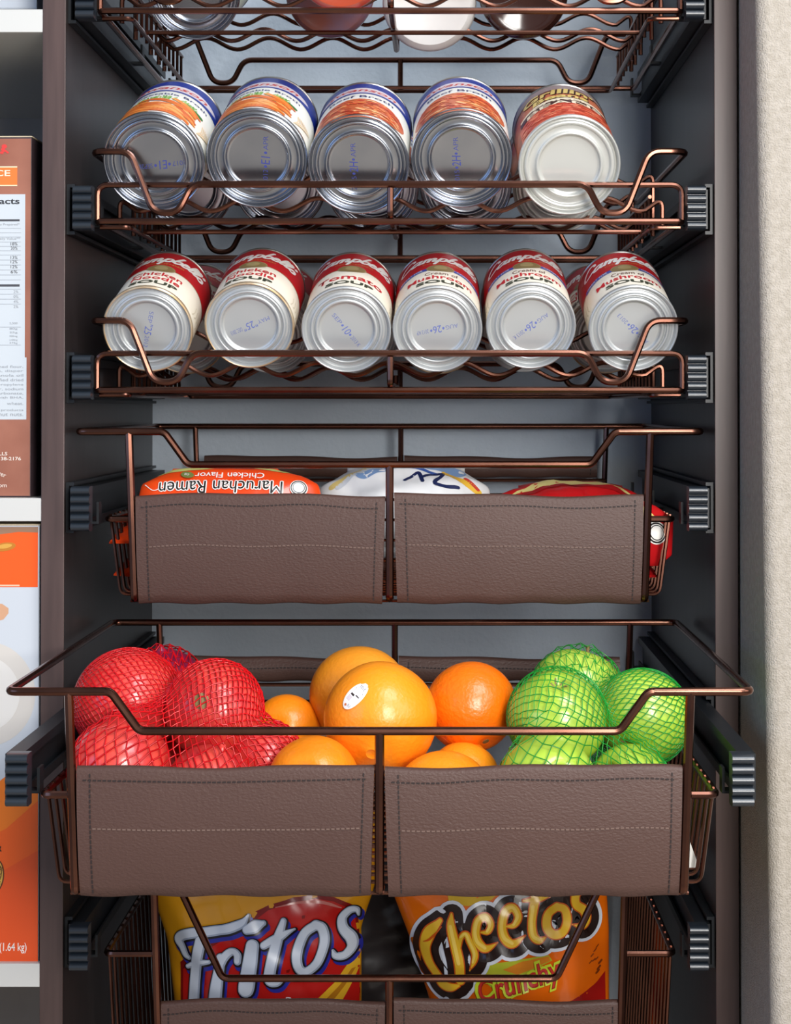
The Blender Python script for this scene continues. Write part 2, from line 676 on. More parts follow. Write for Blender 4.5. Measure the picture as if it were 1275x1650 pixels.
def leather_panel(root, x0, x1, zt, zb, y, name='leather_panel', taper=0.0025, mid=True, seed=0, face=-1):
    """a stitched leather sleeve hung over the wires"""
    nx, prof = 26, []
    H = zt - zb
    th = 0.0034
    for k in range(13):
        f = k / 12
        bulge = 0.0022 * math.sin(PI * min(1, f * 1.05)) - (0.0012 * max(0, (f - 0.82) / 0.18) ** 2)
        prof.append((y + face * (th + bulge), zt - 0.003 - (H - 0.004) * f))
    top = [(y + face * th * math.cos(a), zt - 0.003 + 0.003 * math.sin(a)) for a in [PI / 7 * i for i in range(1, 7)]]
    back = [(y - face * th, zt - 0.003), (y - face * th, zb + 0.001), (y, zb)]
    ring = list(reversed(prof)) + top + back
    m = MB()
    K = len(ring)
    cx = (x0 + x1) / 2

    def X(i, z):
        f = i / nx
        x = x0 + (x1 - x0) * f
        return x + (cx - x) / ((x1 - x0) / 2) * taper * (zt - z) / H

    def wob(f):
        return 0.0011 * math.sin(f * 5.1 + seed) + 0.0006 * math.sin(f * 13 + 2 * seed) - 0.0016 * math.exp(-((f - 0.0) * 9) ** 2) * 0
    for i in range(nx + 1):
        for yy, z in ring:
            f = (z - zb) / H
            m.v.append((X(i, z), yy, z + wob(i / nx) * f + 0.0006 * math.sin(i * 0.9 + seed) * (1 - f)))
    for i in range(nx):
        for j in range(K):
            j2 = (j + 1) % K
            m.f.append((i * K + j, i * K + j2, (i + 1) * K + j2, (i + 1) * K + j))
            m.m.append(0)
    m.f += [tuple(reversed(range(K))), tuple(nx * K + j for j in range(K))]
    m.m += [0, 0]
    if face > 0:
        m.f = [tuple(reversed(q)) for q in m.f]
    p = m.build(name, leather, root, True, 60)

    def surf(f, z):
        """front of the sleeve at fraction f across and height z"""
        g = max(0, min(1, (zt - 0.003 - z) / (H - 0.004)))
        bulge = 0.0022 * math.sin(PI * min(1, g * 1.05)) - (0.0012 * max(0, (g - 0.82) / 0.18) ** 2)
        return Vector((X(f * nx, z), y + face * (th + bulge), z + wob(f) * (z - zb) / H))
    for light in (False, True):
        s = MB()
        lines = []
        if not light:
            lines = [((0.02, zt - 0.0085), (0.975, zt - 0.0085)), ((0.045, zt - 0.004), (0.045, zb + 0.002)), ((0.965, zt - 0.004), (0.965, zb + 0.002))]
            if face > 0:
                lines = lines[:1]
        elif mid:
            lines = [((0.05, zt - H * 0.47), (0.96, zt - H * 0.47))]
        for a, b in lines:
            L = math.hypot((b[0] - a[0]) * (x1 - x0), b[1] - a[1])
            N = max(2, int(L / 0.0031))
            for k in range(N):
                q0, q1 = (k + 0.12) / N, (k + 0.8) / N
                wv = 0.0005 * math.sin(k * 0.21 + seed)
                p0 = surf(a[0] + (b[0] - a[0]) * q0, a[1] + (b[1] - a[1]) * q0 + (wv if a[1] == b[1] else 0))
                p1 = surf(a[0] + (b[0] - a[0]) * q1, a[1] + (b[1] - a[1]) * q1 + (wv if a[1] == b[1] else 0))
                s.tube([p0 + Vector((0, face * 0.0001, 0)), p1 + Vector((0, face * 0.0001, 0))], 0.0006, 4)
        if s.v:
            o = s.build('stitching', thread_light if light else thread, p)
            o['kind'] = 'stuff'
    return p


def basket(name, label, y0, zs, depth=0.315, half=0.1955, rim=0.0572, flat=0.0325, dipx=(0.169, 0.151), zb=-0.0660,
           ptop=0.0100, pbot=-0.0718, pin=0.0, tall=False):
    t = thing(name, label, 'basket', (XC, y0, zs), group='pull-out wire baskets')
    h = 0.2337
    bw = 0.00275
    # rim wire, its front dropping low between the corners
    loop = [(-h, 0, rim), (-dipx[0], 0, rim), (-dipx[1], 0, flat), (dipx[1], 0, flat), (dipx[0], 0, rim), (h, 0, rim), (h, depth, rim), (-h, depth, rim)]
    m = MB()
    m.tube(fillet(loop, 0.0075, 6, closed=True), bw, 9, True)
    m.build('rim', bronze, t)
    # uprights, front and back
    hb = half - 0.0045 * (2.2 if tall else 1)
    for x, xb, top in ((-half, -hb, rim), (half, hb, rim), (0, 0, flat)):
        m = MB()
        m.tube(fillet([(x, 0.0005, top), (xb, 0.0005, zb - 0.0022), (xb, 0.012, zb - 0.0022)], 0.004), 0.0030, 8)
        m.build('front_post', bronze, t)
    for x in (-half, half, 0):
        m = MB()
        m.tube([(x, depth, rim), (x * 0.977, depth, zb)], 0.0026, 8)
        m.build('back_post', bronze, t)
    # carrying frame at the height of the runners
    zf = -0.0085
    fh = 0.2125
    m = MB()
    m.tube(fillet([(-half, 0.004, zf), (-fh, 0.004, zf), (-fh, depth - 0.004, zf), (fh, depth - 0.004, zf), (fh, 0.004, zf), (half, 0.004, zf)], 0.006), 0.0025, 8)
    m.build('carrying_frame', bronze, t)
    # thin wires down the sides and across the floor
    n = int((depth - 0.02) / 0.016)
    fb = fh - 0.0085 * (1.7 if tall else 1)
    wire = None
    for k in range(n):
        y = 0.014 + k * 0.016
        if wire is None:
            m = MB()
            m.tube(fillet([(-fh + 0.0005, 0, zf + 0.003), (-fb, 0, zb), (fb, 0, zb), (fh - 0.0005, 0, zf + 0.003)], 0.006, 4), 0.00135, 6)
            wire = m.build('cage_wire', bronze, t)
            o = wire
        else:
            o = wire.copy()
            COL.objects.link(o)
        o.location = (0, y, 0)
    # thin wires across the front, behind the leather
    for k in range(6):
        z = ptop - 0.004 - (ptop - pbot - 0.006) * k / 5
        m = MB()
        m.tube([(-half + 0.001, 0.0035, z), (half - 0.001, 0.0035, z)], 0.0012, 6)
        m.build('front_wire', bronze, t)
    m = MB()
    m.tube([(-half + 0.001, depth - 0.002, 0.006), (half - 0.001, depth - 0.002, 0.006)], 0.0017, 6)
    m.build('back_wire', bronze, t)
    # leather
    a0, a1 = 0.0032, 0.1905 - pin
    leather_panel(t, -a1, -a0, ptop, pbot, 0.0035, seed=1 + zs * 20)
    leather_panel(t, a0, a1, ptop, pbot, 0.0035, seed=2.6 + zs * 20)
    leather_panel(t, -a1 + 0.004, -a0, 0.0285, 0.0085, depth, mid=False, seed=0.5, taper=0.0005, face=-1)
    leather_panel(t, a0, a1 - 0.004, 0.0285, 0.0085, depth, mid=False, seed=1.5, taper=0.0005, face=-1)
    runners(t, 0.0, 0.012 if y0 < -0.1 else -0.004, 0.342 - y0)
    return t


ZR = (0.299, 0.139, 0.0123)
can_rack('can_rack', 'top bronze wire pull-out can rack, cut off by the upper edge of the photo', 0.006, ZR[0])
can_rack('can_rack', 'bronze wire pull-out rack carrying the broth cans and one bean can', 0.0, ZR[1])
can_rack('can_rack', 'bronze wire pull-out rack carrying the red and cream soup cans', 0.0, ZR[2])
basket('wire_basket', 'closed bronze wire basket with brown leather front holding noodle packs', 0.0, -0.0760)
B5Y = -0.187
basket('wire_basket', 'pulled-out bronze wire basket with brown leather front full of fruit and onions', B5Y, -0.2363)
basket('wire_basket', 'lowest narrower bronze wire basket holding the two snack bags', 0.0, -0.4010, half=0.1765, flat=-0.0255,
       dipx=(0.164, 0.1245), zb=-0.255, ptop=-0.0425, pbot=-0.21, pin=0.018, tall=True)

# ------------------------------------------------------------------ cans
CURSIVE = [
    [(1.5, 1.6), (1.3, 2.0), (0.75, 2.0), (0.25, 1.35), (0.12, 0.6), (0.45, 0.02), (1.05, 0.1), (1.5, 0.5)],
    [(2.5, .85), (2.15, 1.0), (1.75, .65), (1.75, .12), (2.05, .0), (2.4, .4), (2.55, .95)], [(2.55, .95), (2.48, .25), (2.7, .0), (3.0, .3)],
    [(3.0, .95), (3.03, 0.0)], [(3.04, .6), (3.32, 1.0), (3.52, .8), (3.52, 0)], [(3.54, .6), (3.82, 1.0), (4.04, .8), (4.02, .15), (4.2, .0), (4.5, .35)],
    [(4.58, 1.0), (4.5, -.85)], [(4.55, .6), (4.85, 1.0), (5.2, .75), (5.15, .2), (4.85, 0), (4.55, .25)],
    [(5.75, 2.0), (5.55, 1.0), (5.5, .3), (5.75, .0), (6.1, .15), (6.2, .6), (5.95, .9), (5.6, .7)],
    [(6.35, .45), (6.75, .6), (6.8, .9), (6.55, 1.0), (6.35, .6), (6.45, .1), (6.8, .0), (7.1, .3)],
    [(7.2, .4), (7.55, 1.5), (7.5, 2.0), (7.28, 1.8), (7.2, .4), (7.35, 0), (7.65, .3)],
    [(7.75, .4), (8.1, 1.5), (8.05, 2.0), (7.83, 1.8), (7.75, .4), (7.9, 0), (8.2, .3)],
    [(8.62, 2.05), (8.55, 1.65)],
    [(8.2, .3), (8.72, 1.0), (8.95, .45), (8.75, .0), (8.4, .12)],
]


def script_word(pr, cx, cy, width, xh, m, layer=2, wid=0.0022, slant=0.35, arch=0.0):
    sx = width / 9.2
    for st in CURSIVE:
        pts = [((x + slant * y - 4.8) * sx, (y - 0.7) * xh) for x, y in st]
        pr.stroke([(cx + x, cy + y - arch * (2 * x / width) ** 2) for x, y in pts], wid, m, layer, 5)


def can_map(r):
    def f(u, v, h):
        a = u / r
        return ((r + h) * math.sin(a), v, (r + h) * math.cos(a))
    return f


def can_shell(name, r, h, end_m, side_m, label_m, rim_m=None, beads=((0.80, 0.74), (0.70, 0.62))):
    """an unlabelled can standing on its bottom at the origin, its axis along local y"""
    t = thing(name, None, 'can')
    lo = 0.0042
    m = MB()
    m.lathe([(r - 0.0016, 0.0), (r - 0.0006, -0.0001), (r, 0.0006), (r, 0.0030), (r - 0.0009, 0.0036), (r - 0.0014, 0.0044), (r - 0.0014, h - 0.0044),
             (r - 0.0009, h - 0.0036), (r, h - 0.0030), (r, h - 0.0006), (r - 0.0006, h), (r - 0.0018, h)], 56)
    m.build('body', side_m, t)
    m = MB()
    m.lathe([(r - 0.0018, h), (r - 0.0024, h - 0.003), (r * 0.84, h - 0.0034), (r * 0.8, h - 0.0024), (r * 0.76, h - 0.003), (0, h - 0.003)], 48)
    m.build('lid', side_m, t)
    m = MB()
    m.lathe([(r - 0.0016, 0.0), (r - 0.0010, -0.0004), (r - 0.0003, 0.0001), (r + 0.00005, 0.0009), (r + 0.00005, 0.0026)], 56)
    m.build('rim', rim_m or end_m, t)
    m = MB()
    prof = [(r - 0.0016, 0.0), (r - 0.0022, 0.0012), (r - 0.0026, 0.0036), (r - 0.0034, 0.0040), (r - 0.0042, 0.0036)]
    d0 = 0.0028
    prof.append((r * 0.86, d0 + 0.0003))
    for a, b in beads:
        prof += [(r * (a + 0.01), d0), (r * (a - 0.005), d0 - 0.0014), (r * (a + b) / 2, d0 - 0.0017), (r * (b + 0.005), d0 - 0.0014), (r * (b - 0.01), d0 + 0.0004)]
    prof += [(r * (beads[-1][1] - 0.05), d0 + 0.0008), (r * 0.3, d0 + 0.0007), (0, d0 + 0.0007)]
    # a fine profile gives round beads
    prof = [tuple(p) for p in fillet([(a, b, 0) for a, b in prof], 0.0009, 2)]
    m.lathe([(max(0.0, p[0]), p[1]) for p in prof], 56)
    e = m.build('bottom_end', end_m, t, True, 60)
    m = MB()
    m.lathe([(r - 0.0013, lo), (r - 0.0007, lo + 0.0002), (r - 0.0007, h - 0.0046), (r - 0.0013, h - 0.0042)], 64)
    lb = m.build('label', label_m, t)
    return t, lb, e


def stamp(end, text, small, rot, col=(96, 108, 172), size=0.0092, dx=0, dz=0):
    p = Print()
    c = ink(col)
    p.text(text, 0, 0, size * 0.30 * len(text), size * 0.62, c, 1, 0.0, 0.1, step=0.05)
    k = size * 0.15 * len(text)
    p.text(small[0], -k - size * 0.62, 0, size * 1.0, size * 0.34, c, 1, -0.012, step=0.05)
    p.text(small[1], k + size * 0.62, 0, size * 1.0, size * 0.34, c, 1, -0.012, step=0.05)
    cr, sr = math.cos(rot), math.sin(rot)
    o = p.build('date_stamp', lambda u, v, h: (u * cr - v * sr + dx, 0.00345 - h, u * sr + v * cr + dz), end, 0.00005)
    return o


RS, HS = 0.0338, 0.1016


def soup_print(lb, kind):
    p = Print()
    R0 = RS - 0.0006
    w_, rd, gold = ink((244, 242, 238)), ink((196, 34, 44)), ink((150, 130, 88))
    half = PI * R0
    p.rect(-half, 0.0510, half, HS - 0.0049, red_lab, 1, step=0.0035)
    p.rect(-half, 0.0506, half, 0.0512, gold, 2, step=0.0035)
    script_word(p, 0.0, 0.0775, 0.0720, 0.0086, w_, 3, 0.0027)
    p.text('CONDENSED', 0.001, 0.0655, 0.031, 0.0030, ink((206, 150, 80)), 2, 0.0, step=0.004)
    for a, b in ((0.0112, 0.0086), (0.0100, 0.0074)):
        p.oval(0, 0.0520, a, b, gold if a > 0.0105 else ink((134, 114, 72)), 3 if a > 0.0105 else 4, n=30)
    p.oval(0, 0.0520, 0.0052, 0.0056, ink((160, 142, 98)), 5, n=20)
    green = ink((62, 66, 52))
    if kind == 'mushroom':
        bl = ink((72, 82, 170))
        for s in (-1, 1):
            p.poly([(s * 0.0102, 0.0535), (s * 0.0106, 0.0475), (s * 0.0380, 0.0475), (s * 0.0380, 0.0535)][::s], bl, 2, step=0.0035)
        p.text('GREAT FOR', -0.0245, 0.0505, 0.021, 0.0036, w_, 3)
        p.text('COOKING', 0.0225, 0.0505, 0.019, 0.0036, w_, 3)
        p.text('Cream of', 0.001, 0.0375, 0.0260, 0.0072, ink((120, 80, 70)), 2, 0.0)
        p.text('Mushroom', 0, 0.0275, 0.0540, 0.0094, rd, 2, 0.012)
    elif kind == 'tomato':
        p.text('Tomato', 0, 0.0295, 0.0545, 0.0112, rd, 2, 0.014)
    else:
        p.text('Chicken', 0, 0.0370, 0.0400, 0.0084, rd, 2, 0.012)
        p.text('Noodle', 0, 0.0268, 0.0385, 0.0084, rd, 2, 0.012)
    p.text('SOUP', 0, 0.0152, 0.0380, 0.0078, green, 2, 0.03)
    for k in range(6):      # the pale leaf pattern and small print at the sides
        for s in (-1, 1):
            x = s * (0.040 + 0.004 * k)
            p.stroke([(x, 0.012 + 0.003 * (k % 3)), (x + s * 0.002, 0.02), (x + s * 0.0016, 0.03 + 0.002 * (k % 2))], 0.0007, ink((206, 196, 176)), 1, 4)
    p.build('label_print', can_map(R0), lb)


def place_can(src, cx, cy, y0, tilt, roll, label, group, first):
    o = src if first else copy_tree(src)
    o.location = at(cx, cy, y0)
    o.rotation_mode = 'XYZ'
    o.rotation_euler = (Matrix.Rotation(math.radians(tilt), 3, 'X') @ Matrix.Rotation(math.radians(roll), 3, 'Y')).to_euler()
    tag(o, label, 'can', group)
    return o


protos = {}


def proto_soup(kind):
    t, lb, e = can_shell('soup_can', RS, HS, lacquer, tin_dark, cream, rust_rim if kind == 'chicken' else lacquer)
    soup_print(lb, kind)
    return t


G1 = 'soup cans in the front row'
for kind, cx, cy, roll, lab, st in (
        ('chicken', 238, 531, 6, 'red and cream chicken noodle soup can, nearest the left closet panel', ('"25', ('SEP', '2012'), -1.7)),
        ('chicken', 402, 525, -3, 'red and cream chicken noodle soup can with tan rim beside the tomato can', ('"25"', ('MAY', 'DEC 2013'), 3.5)),
        ('tomato', 558, 532, 4, 'red and cream tomato soup can, the only tomato one in the row', ('•10•', ('SEP', '2013 K'), -0.85)),
        ('mushroom', 705, 531, 4, 'red and cream mushroom soup can standing right beside the tomato can', ('•26•', ('AUG', '2013 KP'), 3.42)),
        ('mushroom', 856, 526, -2, 'red and cream mushroom soup can, middle one of the three mushroom cans', ('•26•', ('AUG', '2013 K'), 3.75)),
        ('mushroom', 1021, 530, -4, 'red and cream mushroom soup can at the right end of the row', ('•26•', ('AUG', '2013'), 2.3))):
    if kind not in protos:
        protos[kind] = proto_soup(kind)
        o = place_can(protos[kind], cx, cy, 0.0005, 20.5, roll, lab, G1, True)
        protos[kind + '_bare'] = o
    else:
        src = protos[kind]
        for ch in list(src.children):
            for g in list(ch.children):
                if g.name.startswith('date_stamp'):
                    g['skip'] = 1
        o = place_can(src, cx, cy, 0.0005, 20.5, roll, lab, G1, False)
        for ch in o.children:
            for g in list(ch.children):
                if g.get('skip'):
                    bpy.data.objects.remove(g)
    for ch in o.children:
        if ch.name.startswith('bottom_end'):
            stamp(ch, st[0], st[1], st[2], dz=-0.001)
# second row, behind
for i, (cx, cy, roll) in enumerate(((298, 541, 10), (437, 540, -20), (574, 541, 30), (707, 541, -10), (845, 538, 15), (978, 540, -25))):
    kind = ('chicken', 'tomato', 'mushroom', 'chicken', 'mushroom', 'chicken')[i]
    o = copy_tree(protos[kind])
    for ch in o.children:
        for g in list(ch.children):
            if g.name.startswith('date_stamp'):
                bpy.data.objects.remove(g)
    w_ = ('behind the gap right of the leftmost soup can', 'behind the second soup can from the left', 'half hidden behind the tomato can',
          'half hidden behind the left mushroom can', 'half hidden behind the middle mushroom can', 'behind the gap left of the rightmost soup can')[i]
    place_can(o, cx, cy, 0.118, 20.5, roll, 'soup can in the back row, ' + w_, 'soup cans in the back row', True)

# broth cans
RB, HB = 0.0383, 0.1130


def broth_print(lb, kind):
    p = Print()
    R0 = RB - 0.0006
    half = PI * R0
    p.rect(-half, 0.0735, half, HB - 0.0052, blue_lab, 1, step=0.004)
    pale, navy = ink((226, 214, 222)), ink((34, 44, 110))
    p.oval(0, 0.0838, 0.0430, 0.0092, ink((120, 130, 200)), 2)
    p.oval(0, 0.0840, 0.0412, 0.0078, pale, 3)
    p.text('Swanson', 0, 0.0842, 0.060, 0.0092, ink((206, 60, 60)), 4, 0.01, 0.3)
    p.text('Beef Broth' if kind == 'beef' else 'Vegetable Broth', 0.001, 0.0635, 0.054 if kind == 'beef' else 0.066, 0.0066, navy, 2, 0.006)
    rnd = random.Random(3 if kind == 'beef' else 5)
    if kind == 'beef':
        p.oval(0, 0.026, 0.0425, 0.0300, ink((196, 96, 54)), 1)
        cols = [(222, 110, 52), (205, 70, 40), (236, 146, 82), (176, 58, 34), (240, 186, 130), (214, 92, 46)]
        for k in range(150):
            a, q = rnd.uniform(0, 2 * PI), math.sqrt(rnd.random())
            x, y = 0.0395 * q * math.cos(a), 0.026 + 0.0272 * q * math.sin(a)
            L, th = rnd.uniform(0.003, 0.008), rnd.gauss(0, 0.5)
            dx, dy = L / 2 * math.cos(th), L / 2 * math.sin(th)
            y = max(y, 0.0075)
            p.stroke([(x - dx, y - dy), (x, y + rnd.uniform(-.001, .001)), (x + dx, y + dy)], rnd.uniform(0.0012, 0.0034), ink(rnd.choice(cols)), 2, 3)
    else:
        for k in range(60):
            x = -0.040 + 0.064 * rnd.random()
            y = 0.052 - 0.012 * (x / 0.04) ** 2 + rnd.uniform(-0.002, 0.0025)
            p.stroke([(x, y - 0.005), (x + rnd.uniform(-.001, .001), y), (x + rnd.uniform(-.002, .002), y + 0.004)], 0.0014, ink(rnd.choice([(120, 168, 80), (96, 150, 62), (160, 190, 110)])), 1, 3)
        p.stroke([(0.026, 0.045), (0.031, 0.044)], 0.005, ink((60, 120, 50)), 2, 3)
        for k in range(110):
            q = k / 110
            x = -0.036 + 0.062 * rnd.random()
            y0_ = 0.047 - 0.012 * (x / 0.04) ** 2
            y = y0_ - rnd.random() * 0.038
            L = rnd.uniform(0.012, 0.026)
            th = -0.25 + rnd.gauss(0, 0.10) - 0.35 * (x > 0.01)
            dx, dy = L / 2 * math.cos(th), L / 2 * math.sin(th)
            if y - abs(dy) < 0.0065:
                continue
            p.stroke([(x - dx, y - dy), (x, y), (x + dx, y + dy)], [0.0030, 0.0048, 0.0026], ink(rnd.choice([(232, 140, 60), (222, 112, 44), (240, 164, 92), (206, 96, 40)])), 2, 4)
        for k in range(10):
            x = 0.034 + 0.0018 * k
            p.stroke([(x, 0.008 + 0.002 * k), (x + 0.003, 0.02 + 0.001 * k), (x + 0.002, 0.032)], 0.0011, ink((226, 208, 176)), 1, 3)
    p.build('label_print', can_map(R0), lb)


pv = {}
for kind, cx, cy, roll, lab, st in (
        ('vegetable', 248, 262, 6, 'blue and white broth can with a carrot picture, nearest the left closet panel', ('•E1•', ('2017', 'SEP28'), 3.35)),
        ('vegetable', 414, 256, -4, 'blue and white broth can with a carrot picture, second from the left panel', ('•E1•', ('2012', 'APR'), 1.45)),
        ('beef', 578, 266, -2, 'blue and white beef broth can beside the second carrot-picture can', ('•2H•', ('2015', 'APR'), 1.55)),
        ('beef', 744, 256, -4, 'blue and white beef broth can standing next to the bean can', ('•2H•', ('2015', 'APR'), 1.55))):
    if kind not in pv:
        t, lb, e = can_shell('broth_can', RB, HB, tin, tin_dark, paper_w, tin, ((0.86, 0.80), (0.66, 0.61)))
        broth_print(lb, kind)
        pv[kind] = t
        o = place_can(t, cx, cy, 0.0005, 24, roll, lab, 'broth cans in the front row', True)
    else:
        o = copy_tree(pv[kind])
        place_can(o, cx, cy, 0.0005, 24, roll, lab, 'broth cans in the front row', True)
        for ch in o.children:
            for g in list(ch.children):
                if g.name.startswith('date_stamp'):
                    bpy.data.objects.remove(g)
    for ch in o.children:
        if ch.name.startswith('bottom_end'):
            stamp(ch, st[0], st[1], st[2], (58, 66, 138), 0.0105, dx=(-0.004 if kind == 'beef' else 0.006), dz=-0.002)

# bean can
RN, HN = 0.0385, 0.1130
t, lb, e = can_shell('bean_can', RN, HN, white_end, tin_dark, beans_lab, white_end, ((0.88, 0.80), (0.66, 0.60)))
p = Print()
half = PI * (RN - 0.0006)
p.rect(-half, 0.094, half, HN - 0.0052, ink((160, 140, 140)), 1, step=0.004)
p.rect(-half, 0.090, half, 0.0945, ink((110, 66, 58)), 1, step=0.004)
for dx, dy, c, l in ((0.0012, -0.0014, (60, 24, 16), 3), (0, 0, (236, 206, 120), 4)):
    p.text('Grillin’', -0.003 + dx, 0.0850 + dy, 0.062, 0.0165, ink(c), l, 0.03, 0.1)
    p.text('Beans', -0.002 + dx, 0.0690 + dy, 0.046, 0.0120, ink(c), l, 0.03, 0.1)
p.rect(-0.040, 0.0565, 0.038, 0.0615, ink((240, 226, 200)), 2)
p.rect(-0.041, 0.0450, 0.040, 0.0565, ink((72, 40, 34)), 2)
p.text('BAKED', 0, 0.0575, 0.050, 0.0085, ink((240, 226, 200)), 3, 0.02)
p.text('BEANS', 0, 0.0470, 0.064, 0.0090, ink((240, 226, 200)), 3, 0.02)
rnd = random.Random(11)
p.rect(-0.043, 0.0046, 0.043, 0.0430, ink((206, 92, 66)), 1)
for k in range(200):
    x, y = rnd.uniform(-0.042, 0.042), rnd.uniform(0.0075, 0.0415)
    p.stroke([(x - .002, y + .0005), (x, y), (x + .002, y + .0005)], rnd.uniform(.0014, .003), ink(rnd.choice([(226, 92, 62), (196, 70, 48), (240, 140, 104), (214, 78, 50)])), 2, 2)
p.build('label_print', can_map(RN - 0.0006), lb)
place_can(t, 918, 267, 0.0005, 23.5, -3, 'brown and orange baked bean can with a white bottom end', None, True)

# second row on the broth rack
for i, (cx, cy) in enumerate(((301, 303), (451, 300), (601, 304), (751, 301), (901, 304))):
    src = (pv['vegetable'], pv['vegetable'], pv['beef'], pv['beef'], t)[i]
    o = copy_tree(src)
    for ch in o.children:
        for g in list(ch.children):
            if g.name.startswith('date_stamp'):
                bpy.data.objects.remove(g)
    w_ = ('left can of the back row on the broth rack, seen under the leftmost front can', 'can in the back row on the broth rack, below the second front can',
          'can in the back row on the broth rack, below the left beef broth can', 'can in the back row on the broth rack, below the right beef broth can',
          'bean can with a pale end in the back row, under the front bean can')[i]
    place_can(o, cx, cy, 0.127, 24, (10, -15, 20, -8, 12)[i], w_, 'cans in the back row of the broth rack', True)


# ------------------------------------------------------------------ what the top rack holds, seen from below
def jar(name, label, cat, cx, bottom_py, y0, r, h, glass_m, fill_m, lid_m, tilt=22):
    c = at(cx, bottom_py, y0)
    t = thing(name, label, cat, (c.x, y0, c.z + r * math.cos(math.radians(tilt))), (math.radians(tilt), 0, 0), 'jars and cans on the top rack')
    m = MB()
    m.lathe([(0, 0.003), (r * 0.55, 0.003), (r * 0.70, 0.0005), (r * 0.86, 0.0), (r * 0.96, 0.003), (r, 0.008), (r, h * 0.75), (r * 0.9, h * 0.84), (r * 0.82, h * 0.87), (r * 0.82, h * 0.89), (0, h * 0.89)], 48)
    m.build('glass', glass_m, t)
    m = MB()
    m.lathe([(0, h * 0.8895), (r * 0.86, h * 0.8895), (r * 0.86, h * 0.995), (r * 0.84, h), (0, h)], 48)
    m.build('lid', lid_m, t)
    m = MB()
    m.lathe([(r * 1.002, h * 0.14), (r * 1.008, h * 0.15), (r * 1.008, h * 0.7), (r * 1.002, h * 0.71)], 48)
    m.build('label', fill_m, t)
    return t


t, lb, e = can_shell('food_can', 0.0385, 0.112, tin, tin_dark, mat('green_white_label', (206, 214, 186), 0.4), tin, ((0.86, 0.80), (0.66, 0.61)))
c = at(312, 57, 0.125)
t.location = (c.x, 0.125, c.z + 0.0352)
t.rotation_euler = (math.radians(23), 0, 0)
tag(t, 'silver-bottomed can at the left of the top rack', 'can', 'jars and cans on the top rack')
jar('food_jar', 'red-brown jar with a bluish bottom on the top rack', 'jar', 530, 58, 0.13, 0.037, 0.11,
    mat('blue_glass_base', (92, 100, 130), 0.15, rgb2=(140, 80, 66), scale=18, coat=0.4), mat('orange_red_label', (196, 92, 54), 0.4), white_shelf)
jar('food_tub', 'white round tub hanging low in the middle of the top rack', 'tub', 692, 79, 0.135, 0.0395, 0.10,
    mat('white_plastic', (224, 220, 216), 0.4), mat('white_paper', (232, 232, 230), 0.5), white_shelf, 14)
jar('food_jar', 'dark brown jar right of the white tub on the top rack', 'jar', 845, 60, 0.125, 0.037, 0.11,
    mat('brown_glass', (58, 32, 26), 0.12, coat=0.5), mat('brown_label', (92, 54, 42), 0.4), bronze)
jar('food_jar', 'orange-red jar in the front row of the top rack', 'jar', 548, 14, 0.004, 0.036, 0.10,
    mat('tomato_jar', (176, 70, 42), 0.2, coat=0.4), mat('orange_red_label', (196, 92, 54), 0.4), white_shelf)


# ------------------------------------------------------------------ fruit and onions in the pulled-out basket
orange_m = mat('orange_peel', (250, 152, 28), 0.36, rgb2=(246, 134, 14), scale=7, bump=0.35, bscale=330, bdist=0.0012, coat=0.15, sss=0.06)
orange_deep = mat('deep_orange_peel', (250, 128, 14), 0.34, rgb2=(244, 110, 6), scale=7, bump=0.5, bscale=300, bdist=0.0014, coat=0.2, sss=0.06)
stem_m = mat('brown_stem', (120, 96, 50), 0.7)
apple_m = mat('green_apple_skin', (186, 210, 84), 0.25, rgb2=(166, 200, 60), scale=16, coat=0.35, sss=0.05)
onion_m = mat('red_onion_skin', (230, 80, 66), 0.3, rgb2=(208, 50, 54), scale=20, stretch=(3, 3, 0.4), coat=0.3)
onion_p = mat('purple_onion_skin', (150, 34, 70), 0.3, rgb2=(120, 24, 60), scale=20, stretch=(3, 3, 0.4), coat=0.3)
root_m = mat('dry_onion_root', (150, 130, 90), 0.8, rgb2=(120, 110, 60), scale=120)
red_net = mat('red_net', (206, 10, 22), 0.3, spec=0.6)
green_net = mat('green_net', (22, 146, 50), 0.3, spec=0.6)


def turn(o, d, spin=0):
    """point the local z axis along d"""
    o.rotation_mode = 'QUATERNION'
    o.rotation_quaternion = Vector(d).to_track_quat('Z', 'Y') @ Matrix.Rotation(spin, 3, 'Z').to_quaternion()


def ball(profile, lumps, seed, seg=48):
    """a lathe with slow lumps so that no two fruits are quite alike"""
    m = MB()
    m.lathe(profile, seg, axis='z')
    rnd = random.Random(seed)
    ph = [rnd.uniform(0, 6.3) for _ in range(4)]
    out = []
    for x, y, z in m.v:
        a = math.atan2(y, x)
        k = 1 + lumps * (0.5 * math.sin(2 * a + ph[0]) + 0.4 * math.sin(3 * a + ph[1] + z * 30) + 0.3 * math.sin(5 * a + ph[2]))
        out.append((x * k, y * k, z))
    m.v = out
    return m


